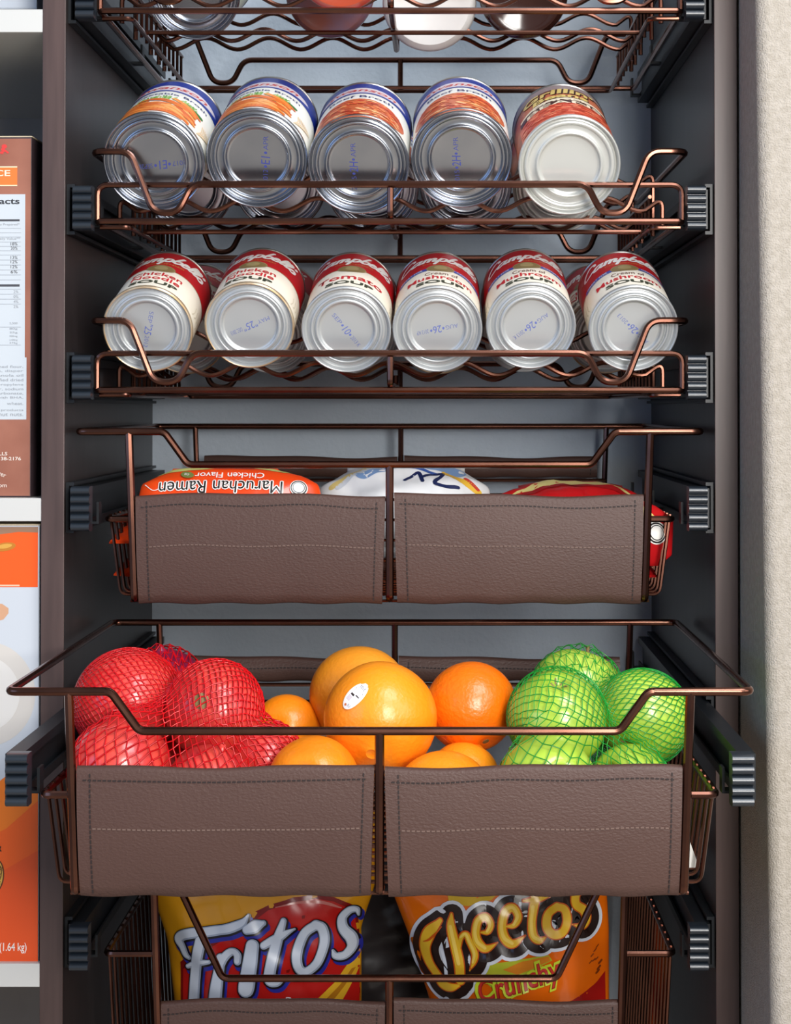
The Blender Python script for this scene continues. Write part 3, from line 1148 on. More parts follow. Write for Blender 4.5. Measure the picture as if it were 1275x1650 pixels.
def orange(px, py, y, r, d, m, label, seed, squash=0.97, navel=True, sticker=None):
    t = thing('orange', label, 'orange', at(px, py, y), group='oranges in the wire basket')
    turn(t, d, seed)
    prof = []
    for i in range(33):
        a = -PI / 2 + PI * i / 32
        rr, z = r * math.cos(a), r * squash * math.sin(a)
        q = rr / r
        if a > 0:
            z -= 0.0016 * math.exp(-(q / 0.16) ** 2)
            if navel:
                z += 0.0022 * math.exp(-((q - 0.13) / 0.06) ** 2) - 0.0016 * math.exp(-((q - 0.24) / 0.05) ** 2)
        else:
            z += 0.003 * math.exp(-(q / 0.22) ** 2)
        prof.append((max(0, rr) if 0 < i < 32 else 0, z))
    ball(prof, 0.012, seed).build('peel', m, t)
    e = MB()
    e.lathe([(0, -r * squash + 0.0022), (0.0024, -r * squash + 0.0024), (0.003, -r * squash + 0.0034), (0.001, -r * squash + 0.006)], 10, axis='z')
    e.build('stem_scar', stem_m, t)
    return t


def apple(px, py, y, r, d, label, seed, stem=True):
    t = thing('apple', label, 'apple', at(px, py, y), group='green apples in the net bag')
    turn(t, d, seed)
    prof = []
    for i in range(37):
        a = -PI / 2 + PI * i / 36
        q = math.cos(a)
        rr = r * (q + 0.03 * math.sin(2 * a))
        z = r * 0.93 * math.sin(a)
        if a > 0:
            z -= 0.011 * math.exp(-(q / 0.22) ** 2)
        else:
            z += 0.007 * math.exp(-(q / 0.20) ** 2)
        prof.append((max(0, rr) if 0 < i < 36 else 0, z))
    ball(prof, 0.016, seed).build('skin', apple_m, t)
    zt, zb_ = r * 0.93 - 0.011, -r * 0.93 + 0.007
    m = MB()
    m.tube(catmull([(0, 0, zt - 0.001), (0.0008, 0, zt + 0.007), (0.003, 0.001, zt + 0.015)], 4), [0.0012] * 8 + [0.0018], 7)
    m.build('stem', stem_m, t)
    for k in range(5):
        m = MB()
        a = k * 2 * PI / 5
        m.tube([(0.0008 * math.cos(a), 0.0008 * math.sin(a), zb_ + 0.001), (0.0045 * math.cos(a), 0.0045 * math.sin(a), zb_ - 0.0012), (0.0058 * math.cos(a + .3), 0.0058 * math.sin(a + .3), zb_ - 0.0042)], [0.0012, 0.0014, 0.0004], 5)
        m.build('sepal', root_m, t)
    return t


def onion(px, py, y, r, d, m, label, seed):
    t = thing('onion', label, 'onion', at(px, py, y), group='red onions in the net bag')
    turn(t, d, seed)
    prof = [(0, -r * 0.90)]
    for i in range(1, 30):
        a = -PI / 2 + PI * i / 30
        rr = r * math.cos(a) ** 0.93
        z = r * 0.92 * math.sin(a)
        if a > 0.9:
            z += (a - 0.9) ** 2 * r * 0.22
        prof.append((rr, z))
    zt = prof[-1][1]
    prof += [(r * 0.09, zt + 0.001), (r * 0.07, zt + 0.003), (0, zt + 0.004)]
    prof = [p for i, p in enumerate(prof) if not (1 < i < len(prof) - 1 and p[0] < 0.0005)]
    ball(prof, 0.014, seed).build('skin', m, t)
    e = MB()
    e.lathe([(0, -r * 0.93), (0.004, -r * 0.928), (0.0065, -r * 0.90), (0.006, -r * 0.86)], 12, axis='z')
    e.build('root_plate', root_m, t)
    return t


def net(name, label, cat, centre, balls, nth, nph, rad, m, axis_rot, zmin, gather):
    """a knotted net drawn over a heap of balls: a diamond mesh hung on their outline"""
    t = thing(name, label, cat, centre)
    C0 = np.array(centre)
    M = np.array(Matrix.Rotation(axis_rot[0], 3, 'Z') @ Matrix.Rotation(axis_rot[1], 3, 'Y'))
    th = PI * (np.arange(nth) + 0.5) / nth
    ph = 2 * PI * np.arange(nph) / nph
    rng = np.random.RandomState(5)
    TH, PH = np.meshgrid(th, ph, indexing='ij')
    PH = PH + (np.arange(nth)[:, None] % 2) * PI / nph + rng.normal(0, 0.6 / nph, TH.shape) + 0.10 * np.sin(3 * TH)
    TH = TH + rng.normal(0, 0.28 / nth, TH.shape)
    D = np.stack([np.sin(TH) * np.cos(PH), np.sin(TH) * np.sin(PH), np.cos(TH)], -1) @ M.T
    rr = np.zeros(TH.shape)
    for (x, y, z, r) in balls:
        c = np.array((x, y, z)) - C0
        b = D @ c
        disc = b * b - (c @ c - (r + 0.0009) ** 2)
        hit = np.where(disc > 0, b + np.sqrt(np.maximum(disc, 0)), 0)
        rr = np.maximum(rr, hit)
    base = rr.copy()
    lowest = rr[rr > 0].min()
    rr = np.maximum(rr, lowest * 0.6)
    for _ in range(24):
        avg = (np.roll(rr, 1, 1) + np.roll(rr, -1, 1) + np.vstack([rr[:1], rr[:-1]]) + np.vstack([rr[1:], rr[-1:]])) / 4
        rr = np.maximum(base, 0.25 * rr + 0.75 * avg * gather)
    P = C0 * 0 + D * rr[..., None]
    P[..., 2] = np.maximum(P[..., 2], zmin - C0[2])
    V, Fc = [], []
    edges = []
    for i in range(nth - 1):
        for j in range(nph):
            o = 0 if i % 2 else -1
            edges.append((i, j, i + 1, (j + o) % nph))
            edges.append((i, j, i + 1, (j + o + 1) % nph))
    A = np.array([P[a, b] for a, b, c, d in edges])
    B = np.array([P[c, d] for a, b, c, d in edges])
    N = np.array([D[a, b] for a, b, c, d in edges])
    T = B - A
    L = np.linalg.norm(T, axis=1)
    ok = (L > 1e-5) & (L < 0.03)
    A, B, N, T, L = A[ok], B[ok], N[ok], T[ok], L[ok]
    T /= L[:, None]
    U = np.cross(T, N)
    U /= np.maximum(np.linalg.norm(U, axis=1), 1e-6)[:, None]
    W = np.cross(U, T)
    n = len(A)
    vs = np.zeros((n, 6, 3))
    for k in range(3):
        a = 2 * PI * k / 3 + PI / 2
        off = (U * math.cos(a) * 1.25 + W * math.sin(a) * 0.8) * rad
        vs[:, k] = A + off
        vs[:, 3 + k] = B + off
    fs = []
    for i in range(n):
        q = i * 6
        fs += [(q, q + 1, q + 4, q + 3), (q + 1, q + 2, q + 5, q + 4), (q + 2, q, q + 3, q + 5)]
    me = bpy.data.meshes.new('strands')
    me.from_pydata(vs.reshape(-1, 3).tolist(), [], fs)
    me.materials.append(m)
    me.polygons.foreach_set('use_smooth', [True] * len(me.polygons))
    o = bpy.data.objects.new('strands', me)
    COL.objects.link(o)
    o.parent = t
    o['kind'] = 'stuff'
    return t


# oranges: pixel centre, depth, radius, direction of the navel
orange(613, 1158, -0.086, 0.0395, (-0.12, -0.92, -0.45), orange_m, 'large orange with a white oval sticker, front and centre of the heap', 1)
orange(580, 1122, -0.009, 0.0376, (0.3, 0.5, 0.6), mat('amber_peel', (236, 150, 40), 0.36, rgb2=(228, 138, 28), scale=7, bump=0.35, bscale=330, bdist=0.0012, coat=0.15), 'orange partly hidden behind the stickered orange', 2)
orange(759, 1139, -0.048, 0.0328, (-0.35, 0.6, 0.72), orange_deep, 'deep orange coloured orange leaning against the green apple net', 3, navel=False)
orange(462, 1176, -0.020, 0.0257, (0.2, 0.9, -0.3), orange_m, 'small orange at the right edge of the red onion net', 4)
orange(506, 1262, -0.130, 0.0310, (0.2, 0.9, -0.5), orange_m, 'lower orange peeking over the leather beside the red net', 5)
orange(716, 1297, -0.127, 0.0355, (-0.4, 0.9, -0.3), orange_m, 'lower orange peeking over the leather right of the centre post', 6)
orange(748, 1252, -0.072, 0.0250, (0.4, 0.3, 0.8), orange_m, 'orange in the bottom layer, under the deep orange coloured one', 7)
# sticker of the front orange
c0 = at(613, 1158, -0.086)
so = [o for o in COL.objects if o.get('label', '').startswith('large orange with')][0]
hit = at(568, 1117, -0.118)
nrm = (hit - c0).normalized()
uu = Vector((0.62, 0, 0.78))
uu = (uu - nrm * uu.dot(nrm)).normalized()
vv = nrm.cross(uu)
inv = so.rotation_quaternion.to_matrix().transposed()
p = Print()
p.oval(0, 0, 0.0114, 0.0066, ink((246, 240, 226)), 1, step=0.003, stepv=0.003)
p.oval(0, 0, 0.0107, 0.0060, ink((238, 236, 236)), 2, step=0.003, stepv=0.003)
dk = ink((60, 48, 46))
p.rect(-0.0012, -0.0036, 0.0002, -0.0002, dk, 3)
p.rect(0.0002, 0.0006, 0.0010, 0.0040, dk, 3)
p.rect(0.0040, -0.0042, 0.0044, 0.0044, ink((110, 104, 104)), 3)
for k in range(4):
    p.rect(-0.0052 + k * 0.0009, -0.0040, -0.0049 + k * 0.0009, -0.0004, ink((190, 150, 170)), 3)
for k in range(3):
    p.rect(0.0016 + k * 0.0008, -0.0038, 0.0018 + k * 0.0008, 0.0036, ink((160, 160, 160)), 3)
p.text('3107', 0.0072, 0, 0.0056, 0.0022, ink((70, 70, 90)), 3, 0.0, rot=-PI / 2)
p.oval(-0.0088, -0.0010, 0.0010, 0.0010, ink((200, 110, 60)), 3, n=12)
p.text('US', -0.0078, 0.0018, 0.0026, 0.0020, ink((110, 120, 140)), 3, rot=-PI / 2)


def stick(u, v, h):
    q = nrm * 0.0395 + uu * u + vv * -v
    return inv @ (q.normalized() * (0.0397 + h))


p.build('sticker', stick, so, 0.00005)
tag(bpy.data.objects['sticker'], 'white oval fruit sticker')

# apples and their net
AP = [(898, 1156, -0.082, 0.0345, (-0.02, 0.42, -0.86), 'green apple at the upper left of the green net, its brown blossom end up', 11),
      (930, 1118, -0.006, 0.0352, (0.3, 0.3, 0.9), 'green apple highest in the green net, behind the others', 12),
      (1036, 1156, -0.058, 0.0338, (0.4, 0.6, 0.5), 'green apple at the right, next to the basket post', 13),
      (884, 1268, -0.138, 0.0340, (-0.25, 0.78, -0.45), 'green apple at the lower left with its blossom end in view', 14),
      (1015, 1268, -0.100, 0.0290, (-0.75, -0.45, 0.52), 'lower green apple whose stem shows below the wire', 15)]
balls = []
for a in AP:
    apple(*a)
    c = at(a[0], a[1], a[2])
    balls.append((c.x, c.y, c.z, a[3] * 1.0))
cc = np.mean(np.array(balls)[:, :3], 0) + np.array((0, 0.012, 0.0))
net('net_bag', 'green net bag drawn over the green apples', 'net bag', tuple(cc), balls, 62, 46, 0.00034, green_net, (0.3, PI / 2 - 0.25), -0.302, 0.988)

# onions and their net
ON = [(208, 1134, -0.060, 0.0385, (-0.3, 0.7, 0.6), onion_m, 'large red onion at the upper left of the red net', 21),
      (345, 1143, -0.085, 0.0338, (0.15, 0.90, -0.35), onion_m, 'red onion with its root end in view, on top of the heap', 22),
      (264, 1112, 0.018, 0.0325, (-0.05, -0.2, 1.0), onion_p, 'purple onion at the back whose tip stands highest', 23),
      (194, 1240, -0.125, 0.0342, (-0.5, 0.8, 0.3), onion_m, 'red onion at the lower left behind the basket post', 24),
      (338, 1268, -0.130, 0.0290, (0.3, -0.2, 0.9), onion_m, 'lower red onion peeking over the leather, middle of the red net', 25),
      (430, 1222, -0.098, 0.0245, (0.6, -0.2, 0.6), onion_m, 'small red onion at the right end of the red net', 26),
      (290, 1244, -0.045, 0.0275, (0.6, -0.5, 0.4), onion_m, 'red onion low in the heap, seen in the gap between the others', 27)]
balls = []
for a in ON:
    onion(*a)
    c = at(a[0], a[1], a[2])
    balls.append((c.x, c.y, c.z, a[3]))
cc = np.mean(np.array(balls)[:, :3], 0) + np.array((0, 0.010, 0.0))
net('net_bag', 'red net bag drawn over the onions', 'net bag', tuple(cc), balls, 84, 60, 0.00048, red_net, (-0.2, PI / 2 + 0.3), -0.302, 0.996)


# ------------------------------------------------------------------ soft bags
def pouch(name, label, cat, loc, rot, outline_l, outline_r, z0, z1, T, m, group=None, wr=0.0012, seed=0, crimp=(True, True), y_back=None):
    """a filled pillow bag in its own x, z plane, bulging along -y; returns it and its front surface"""
    t = thing(name, label, cat, loc, rot, group)
    nx, nz = 40, 34

    def edge(tab, z):
        for (za, xa), (zb_, xb) in zip(tab, tab[1:]):
            if za <= z <= zb_:
                return xa + (xb - xa) * (z - za) / (zb_ - za)
        return tab[0][1] if z < tab[0][0] else tab[-1][1]

    def front(x, z):
        xl, xr = edge(outline_l, z), edge(outline_r, z)
        s = min(1, max(0, (x - xl) / (xr - xl)))
        q = (z - z0) / (z1 - z0)
        a = max(0.0, 1 - (2 * s - 1) ** 2) ** 0.55 * max(0.0, 1 - (2 * q - 1) ** 2) ** 0.45
        wv = wr * (math.sin(x * 130 + z * 70 + seed) * 0.7 + math.sin(x * 60 - z * 190 + 2 * seed) + 0.6 * math.sin(x * 330 + z * 210 + seed * 3)) * min(1, a * 1.4)
        return -(T / 2 * a + wv)
    mb = MB()
    for side in (1, -1):
        k = len(mb.v)
        for j in range(nz + 1):
            z = z0 + (z1 - z0) * j / nz
            xl, xr = edge(outline_l, z), edge(outline_r, z)
            for i in range(nx + 1):
                u = 0.5 - 0.5 * math.cos(PI * i / nx)
                x = xl + (xr - xl) * u
                y = front(x, z)
                mb.v.append((x, y if side > 0 else -y * 0.9, z))
        for j in range(nz):
            for i in range(nx):
                a = k + j * (nx + 1) + i
                q = (a, a + 1, a + nx + 2, a + nx + 1)
                mb.f.append(q if side > 0 else tuple(reversed(q)))
                mb.m.append(0)
    mb.build('film', m, t, True, 80)
    for on, z, s in ((crimp[0], z0, -1), (crimp[1], z1, 1)):
        if on:
            c = MB()
            xl, xr = edge(outline_l, z), edge(outline_r, z)
            N = 36
            hgt = 0.008
            for i in range(N + 1):
                x = xl + (xr - xl) * i / N
                for zz in (0, 0.33, 0.66, 1.0):
                    c.v.append((x, 0.0006 * (1 if int(zz * 3 + 0.5) % 2 else -1), z + s * hgt * zz + s * (0.0008 if i % 2 and zz == 1.0 else 0)))
            for i in range(N):
                for q in range(3):
                    a = i * 4 + q
                    c.f.append((a, a + 4, a + 5, a + 1))
                    c.m.append(0)
            c.build('crimped_seam', m, t)
    return t, front


gold_film = mat('golden_film', (214, 150, 22), 0.24, spec=0.6, coat=0.5, rgb2=(196, 130, 16), scale=9)
orange_film = mat('orange_film', (232, 112, 12), 0.24, spec=0.6, coat=0.5, rgb2=(214, 92, 8), scale=9)
YB = 0.085
LIFT = 0.00035


def pixel_frame(ox, oy, sc, yb, base):
    """drawing coordinates of a bag front: the position of a point of the photograph on the bag's own plane"""
    def g(zx, zy):
        p = at(ox + zx / sc, oy + zy / sc, yb)
        return (p.x - base.x, p.z - base.z)
    return g


# --- corn chip bag
base = at(428, 1550, YB + 0.02)
t, front = pouch('snack_bag', 'golden and red corn chip bag in the lowest basket, left of the centre post', 'bag', base, (0, 0, 0),
                 [(-0.13, -0.074), (-0.03, -0.074), (0.02, -0.080), (0.062, -0.094), (0.12, -0.096)], [(-0.13, 0.078), (-0.03, 0.078), (0.03, 0.078), (0.062, 0.089), (0.12, 0.092)],
                 -0.13, 0.115, 0.062, gold_film, 'snack bags in the lowest basket', 0.0008, 1)
g = pixel_frame(240, 1410, 3.355, YB, base)
p = Print()
K = 1 / 3.355 * (YB - CAMY) / F


def gp(pts):
    return [g(x, y) for x, y in pts]


dred, red_, painted_gloss, yel = ink((120, 18, 16), 0.25), ink((176, 26, 22), 0.25), ink((190, 110, 100), 0.25), ink((214, 164, 40), 0.25)
silver, sil2, blue_, blk = ink((196, 204, 216), 0.28), ink((150, 160, 178), 0.28), ink((40, 44, 140), 0.28), ink((26, 20, 24), 0.3)
p.poly(gp([(525, 230), (575, 185), (650, 150), (780, 112), (900, 100), (1000, 118), (1090, 165), (1125, 190), (1138, 430), (1138, 700), (1138, 900), (165, 900), (165, 480), (215, 430), (350, 330), (470, 270)]), dred, 1, step=0.006, stepv=0.006)
p.poly(gp([(560, 240), (650, 175), (780, 135), (900, 122), (1000, 140), (1075, 185), (1110, 230), (1134, 430), (1134, 900), (180, 900), (180, 520), (260, 430), (380, 350)]), red_, 2, step=0.006, stepv=0.006)
p.stroke(gp([(690, 160), (780, 140), (880, 135), (970, 150), (1040, 178)]), [K * 4, K * 10, K * 14, K * 16, K * 6], painted_gloss, 3)  # pale highlight arc painted along the top of the red oval
p.poly(gp([(890, 675), (1010, 570), (1075, 490), (1138, 430), (1138, 520), (1095, 600), (1040, 690), (960, 800), (820, 800)]), yel, 3, step=0.006, stepv=0.006)
p.poly(gp([(960, 660), (1040, 585), (1095, 520), (1115, 520), (1060, 600), (990, 680)]), ink((170, 110, 24), 0.25), 4, step=0.006, stepv=0.006)
FR = [
    ([(545, 196), (515, 235), (455, 262), (370, 283), (270, 300), (195, 318), (160, 350), (180, 385), (200, 425), (218, 440)], [10, 44, 52, 52, 54, 56, 54, 42, 36, 26]),
    ([(285, 345), (265, 440), (255, 540), (248, 640), (240, 760)], [62, 62, 60, 62, 64]),
    ([(212, 490), (270, 462), (332, 452)], [26, 36, 22]),
    ([(398, 425), (385, 510), (370, 620), (355, 760)], [52, 60, 72, 74]),
    ([(385, 500), (415, 425), (460, 388), (488, 405), (488, 442)], [40, 48, 44, 44, 40]),
    ([(540, 268), (585, 252), (628, 236)], [50, 64, 30]),
    ([(570, 352), (555, 460), (540, 560), (535, 590)], [72, 82, 88, 84]),
    ([(735, 225), (702, 330), (672, 450), (664, 530), (700, 550), (742, 524)], [34, 58, 62, 62, 46, 16]),
    ([(632, 352), (710, 312), (795, 268)], [44, 50, 12]),
    ([(905, 258), (845, 300), (808, 400), (818, 478), (858, 500), (915, 455), (952, 355), (940, 280), (905, 256)], [56, 54, 56, 52, 50, 52, 54, 54, 56]),
    ([(1132, 232), (1122, 200), (1085, 196), (1046, 232), (1050, 290), (1092, 350), (1098, 400), (1060, 436), (1012, 432), (996, 400)], [14, 34, 44, 50, 56, 62, 60, 50, 40, 16])]
for pts, ws in FR:
    p.stroke(gp([(x + 14, y + 24) for x, y in pts]), [K * (q + 16) for q in ws], blue_, 5)
for pts, ws in FR:
    p.stroke(gp([(x + 3, y + 4) for x, y in pts]), [K * (q + 16) for q in ws], blk, 6)
for pts, ws in FR:
    p.stroke(gp(pts), [K * q for q in ws], sil2, 7)
for pts, ws in FR:
    p.stroke(gp([(x - 3, y - 2) for x, y in pts]), [K * max(4, q - 14) for q in ws], silver, 8)
p.text('R', *g(760, 652), K * 42, K * 44, ink((230, 224, 224), 0.3), 5, -0.01, 0.2)
p.text('I', *g(708, 668), K * 10, K * 36, ink((230, 224, 224), 0.3), 5, -0.01, 0.2)
p.stroke(gp([(500, 640), (515, 650), (512, 664)]), K * 10, ink((214, 206, 226), 0.3), 9)
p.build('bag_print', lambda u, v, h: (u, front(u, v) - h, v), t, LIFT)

# --- cheese snack bag
base = at(815, 1550, YB + 0.02)
t, front2 = pouch('snack_bag', 'orange cheese snack bag in the lowest basket, right of the centre post', 'bag', base, (0, 0, 0),
                  [(-0.13, -0.060), (-0.03, -0.062), (0.02, -0.078), (0.062, -0.094), (0.12, -0.098)], [(-0.13, 0.086), (-0.03, 0.084), (0.03, 0.084), (0.062, 0.082), (0.12, 0.084)],
                  -0.13, 0.115, 0.062, orange_film, 'snack bags in the lowest basket', 0.0008, 2)
g = pixel_frame(620, 1410, 3.269, YB, base)
K = 1 / 3.269 * (YB - CAMY) / F
p = Print()
cy_, co_, ck, cw = ink((226, 178, 44), 0.28), ink((196, 84, 22), 0.28), ink((40, 26, 22), 0.3), ink((206, 210, 218), 0.3)
p.poly(gp([(330, 80), (500, 66), (620, 66), (560, 120), (440, 150), (340, 150)]), ink((206, 168, 40), 0.25), 1, step=0.006, stepv=0.006)
p.poly(gp([(500, 520), (560, 440), (700, 420), (860, 400), (880, 430), (800, 470), (700, 520), (560, 570)]), ink((176, 180, 50), 0.25), 1, step=0.006, stepv=0.006)
p.poly(gp([(620, 470), (720, 430), (860, 405), (870, 430), (780, 470), (700, 500)]), ink((214, 130, 40), 0.25), 2, step=0.006, stepv=0.006)
p.poly(gp([(950, 665), (1060, 612), (1120, 575), (1170, 530), (1172, 665), (1172, 800), (900, 800)]), ink((150, 22, 18), 0.25), 1, step=0.006, stepv=0.006)
CH = [
    ([(292, 232), (235, 300), (212, 380), (232, 460), (275, 520), (310, 570), (345, 580), (388, 568)], [36, 74, 66, 58, 56, 66, 60, 30]),
    ([(352, 192), (350, 260), (372, 360), (392, 450), (398, 540)], [24, 56, 62, 62, 58]),
    ([(392, 380), (402, 310), (428, 290), (450, 335), (474, 392), (466, 440), (446, 482)], [24, 36, 42, 46, 46, 34, 8]),
    ([(505, 276), (540, 272), (556, 236), (532, 200), (492, 216), (478, 278), (490, 330), (530, 362), (592, 330)], [22, 40, 46, 50, 52, 54, 58, 52, 12]),
    ([(636, 246), (680, 240), (700, 196), (674, 152), (632, 176), (616, 246), (630, 308), (672, 336), (738, 296)], [22, 42, 50, 54, 56, 56, 60, 54, 12]),
    ([(800, 66), (782, 150), (772, 230), (780, 296), (812, 318), (852, 300)], [66, 58, 54, 56, 46, 10]),
    ([(728, 118), (800, 112), (866, 100)], [22, 40, 22]),
    ([(905, 156), (858, 190), (852, 256), (888, 294), (938, 282), (960, 230), (945, 172), (905, 156)], [54, 56, 58, 56, 56, 56, 54, 54]),
    ([(1082, 70), (1012, 96), (1008, 150), (1050, 186), (1064, 230), (1040, 262), (985, 252)], [26, 54, 56, 58, 56, 46, 10])]
for grow, m_, ly in ((108, cw, 3), (72, ck, 4), (-2, co_, 6), (-15, cy_, 7)):
    for pts, ws in CH:
        p.stroke(gp([(x + (4 if grow > 20 else 0), y + (6 if grow > 20 else 0)) for x, y in pts]), [K * (q * (1 if grow < 20 else 0.6) + grow + (26 if grow > 20 else 0)) for q in ws], m_, ly)
for pts, ws in CH[1:6]:
    p.stroke(gp([(x - 4, y - 3) for x, y in pts[1:-1]]), [K * q * 0.32 for q in ws[1:-1]], ink((240, 206, 96), 0.28), 8)
p.stroke(gp([(205, 350), (240, 330), (300, 260)]), [K * 4, K * 12, K * 4], co_, 9)
p.text('Crunchy', *g(708, 545), K * 476, K * 176, ink((196, 210, 50), 0.3), 5, 0.075, 0.15, rot=math.radians(17))
p.text('Crunchy', *g(711, 546), K * 446, K * 150, ink((150, 30, 26), 0.3), 6, 0.022, 0.15, rot=math.radians(17))
p.text('Crunchy', *g(708, 543), K * 440, K * 144, ink((190, 48, 40), 0.3), 7, 0.0, 0.15, rot=math.radians(17))
for k, (x, y) in enumerate(((1095, 430), (1110, 405), (1124, 386), (1086, 462), (1104, 455), (1120, 450), (1140, 470), (1132, 500), (1125, 520))):
    p.stroke(gp([(x - 6, y + 5), (x, y), (x + 8, y - 8)]), K * (5 if k < 6 else 11), ink((120, 50, 14), 0.3), 2)
p.build('bag_print', lambda u, v, h: (u, front2(u, v) - h, v), t, LIFT)

# dark bag standing behind the two snack bags
pouch('snack_bag', 'dark bag behind the gap between the two snack bags', 'bag', at(640, 1560, 0.19), (0, 0, 0), [(-0.12, -0.10), (0.12, -0.12)], [(-0.12, 0.10), (0.12, 0.12)],
      -0.12, 0.12, 0.05, mat('black_film', (44, 40, 42), 0.3, coat=0.3), 'snack bags in the lowest basket', 0.002, 5)

# --- noodle packs in the closed basket
orange_pack = mat('orange_pack_film', (238, 78, 26), 0.28, coat=0.4, rgb2=(230, 66, 20), scale=14)
red_pack = mat('red_pack_film', (196, 28, 30), 0.28, coat=0.4, rgb2=(184, 20, 26), scale=14)
GN = 'noodle packs in the closed basket'
base = at(371, 797, 0.052)
t, fr = pouch('noodle_pack', 'orange noodle pack lying upside down at the left of the closed basket', 'noodle pack', base, (math.radians(-22), 0, 0),
              [(-0.052, -0.070), (-0.012, -0.073), (0.008, -0.070), (0.0145, -0.058), (0.020, -0.046)], [(-0.052, 0.070), (-0.012, 0.074), (0.008, 0.069), (0.0145, 0.058), (0.020, 0.036)], -0.052, 0.0215, 0.034, orange_pack, GN, 0.0006, 3, (True, False))
p = Print()
wht, nblk = ink((240, 236, 230), 0.3), ink((26, 22, 22), 0.3)
R180 = PI
for k in range(8):
    p.text('Maruchan Ramen', -0.0060 + 0.0008 * math.cos(k * PI / 4), 0.0012 + 0.0008 * math.sin(k * PI / 4), 0.0960, 0.0108, wht, 1, 0.0, rot=R180, stepv=0.004)
p.text('Maruchan Ramen', -0.0060, 0.0012, 0.0960, 0.0108, nblk, 2, 0.0, rot=R180, stepv=0.004)
p.text('Chicken Flavor', 0.0005, 0.0118, 0.0540, 0.0052, wht, 1, 0.01, rot=R180, stepv=0.004)
for rr, c in ((0.0068, wht), (0.0062, nblk), (0.0052, wht), (0.0046, nblk), (0.0041, ink((214, 220, 230), 0.3))):
    p.oval(0.0545, 0.0018, rr, rr, c, {0.0068: 3, 0.0062: 4, 0.0052: 5, 0.0046: 6, 0.0041: 7}[rr], step=0.004, stepv=0.004)
p.oval(-0.0325, 0.0125, 0.0056, 0.0030, ink((120, 130, 70), 0.3), 3, rot=-0.3)
p.text('0g', -0.0330, 0.0128, 0.0040, 0.0026, wht, 4, rot=R180)
p.poly([(-0.058, 0.0135), (-0.047, 0.0198), (-0.030, 0.0206), (-0.012, 0.0180), (-0.030, 0.0172), (-0.047, 0.0165)], ink((206, 204, 120), 0.3), 1, stepv=0.003)
p.poly([(0.018, 0.0196), (0.034, 0.0204), (0.048, 0.0172), (0.042, 0.0160), (0.030, 0.0180)], ink((206, 204, 120), 0.3), 1, stepv=0.003)
p.stroke([(-0.066, 0.006), (-0.058, 0.000), (-0.050, 0.004)], 0.0006, wht, 1)
p.build('pack_print', lambda u, v, h: (u, fr(u, v) - h - 0.0005, v), t, 0.0003)
# packs seen through the side wires
pouch('noodle_pack', 'orange noodle pack end showing under the left copper stub of the closed basket', 'noodle pack', at(275, 850, 0.085), (math.radians(-84), 0, math.radians(4)),
      [(-0.055, -0.040), (0.055, -0.040)], [(-0.055, 0.075), (0.055, 0.075)], -0.055, 0.055, 0.022, orange_pack, GN, 0.0008, 6, (True, True))
pouch('noodle_pack', 'lower orange noodle pack at the left, seen through the side wires', 'noodle pack', at(302, 905, 0.085), (math.radians(-82), math.radians(3), 0),
      [(-0.045, -0.048), (0.055, -0.048)], [(-0.045, 0.070), (0.055, 0.070)], -0.045, 0.055, 0.024, orange_pack, GN, 0.0012, 7, (True, True))
base = at(657, 818, 0.072)
t, fr = pouch('snack_pouch', 'white and blue pouch domed up behind the centre post of the closed basket', 'bag', base, (math.radians(-50), 0, 0),
              [(-0.045, -0.066), (0.02, -0.072), (0.040, -0.050)], [(-0.045, 0.066), (0.02, 0.066), (0.040, 0.046)], -0.045, 0.048, 0.040, mat('white_film', (226, 226, 226), 0.25, coat=0.4), None, 0.0012, 4, (True, False))
p = Print()
rnd = random.Random(2)
for pts, wd, c in (([(-0.035, 0.022), (-0.01, 0.034), (0.02, 0.035), (0.04, 0.03)], 0.014, (120, 150, 190)), ([(-0.06, 0.012), (-0.045, 0.024), (-0.03, 0.03)], 0.006, (214, 190, 120)), ([(-0.02, 0.028), (0.0, 0.030), (0.022, 0.022)], 0.004, (60, 90, 160)),
                   ([(0.012, 0.016), (0.028, 0.022), (0.022, 0.006), (0.040, 0.006)], 0.0035, (30, 40, 80)), ([(0.030, 0.024), (0.044, 0.016), (0.056, 0.008)], 0.006, (226, 178, 60)),
                   ([(0.046, 0.020), (0.056, 0.010)], 0.003, (190, 60, 50)), ([(-0.002, 0.012), (0.008, 0.022), (0.012, 0.010)], 0.003, (30, 40, 80)),
                   ([(-0.055, 0.010), (-0.040, 0.024), (-0.02, 0.030)], 0.005, (196, 200, 206))):
    p.stroke(pts, wd, ink(c, 0.3), 1)
p.build('pouch_print', lambda u, v, h: (u, fr(u, v) - h, v), t, 0.0003)
base = at(920, 826, 0.072)
t, fr = pouch('noodle_pack', 'red and yellow noodle pack barely rising over the right leather panel', 'noodle pack', base, (math.radians(-62), 0, 0),
              [(-0.04, -0.055), (0.02, -0.060), (0.035, -0.040)], [(-0.04, 0.060), (0.02, 0.060), (0.035, 0.045)], -0.04, 0.042, 0.030, red_pack, GN, 0.0010, 8, (True, False))
p = Print()
p.poly([(-0.050, 0.012), (-0.020, 0.034), (0.030, 0.034), (0.052, 0.012), (0.020, 0.022), (-0.018, 0.020)], ink((222, 206, 130), 0.3), 1, step=0.006, stepv=0.006)
p.stroke([(-0.045, 0.006), (-0.01, 0.020), (0.03, 0.018), (0.05, 0.006)], 0.006, ink((160, 24, 28), 0.3), 2)
p.build('pack_print', lambda u, v, h: (u, fr(u, v) - h, v), t, 0.0003)
base = at(1020, 858, 0.030)
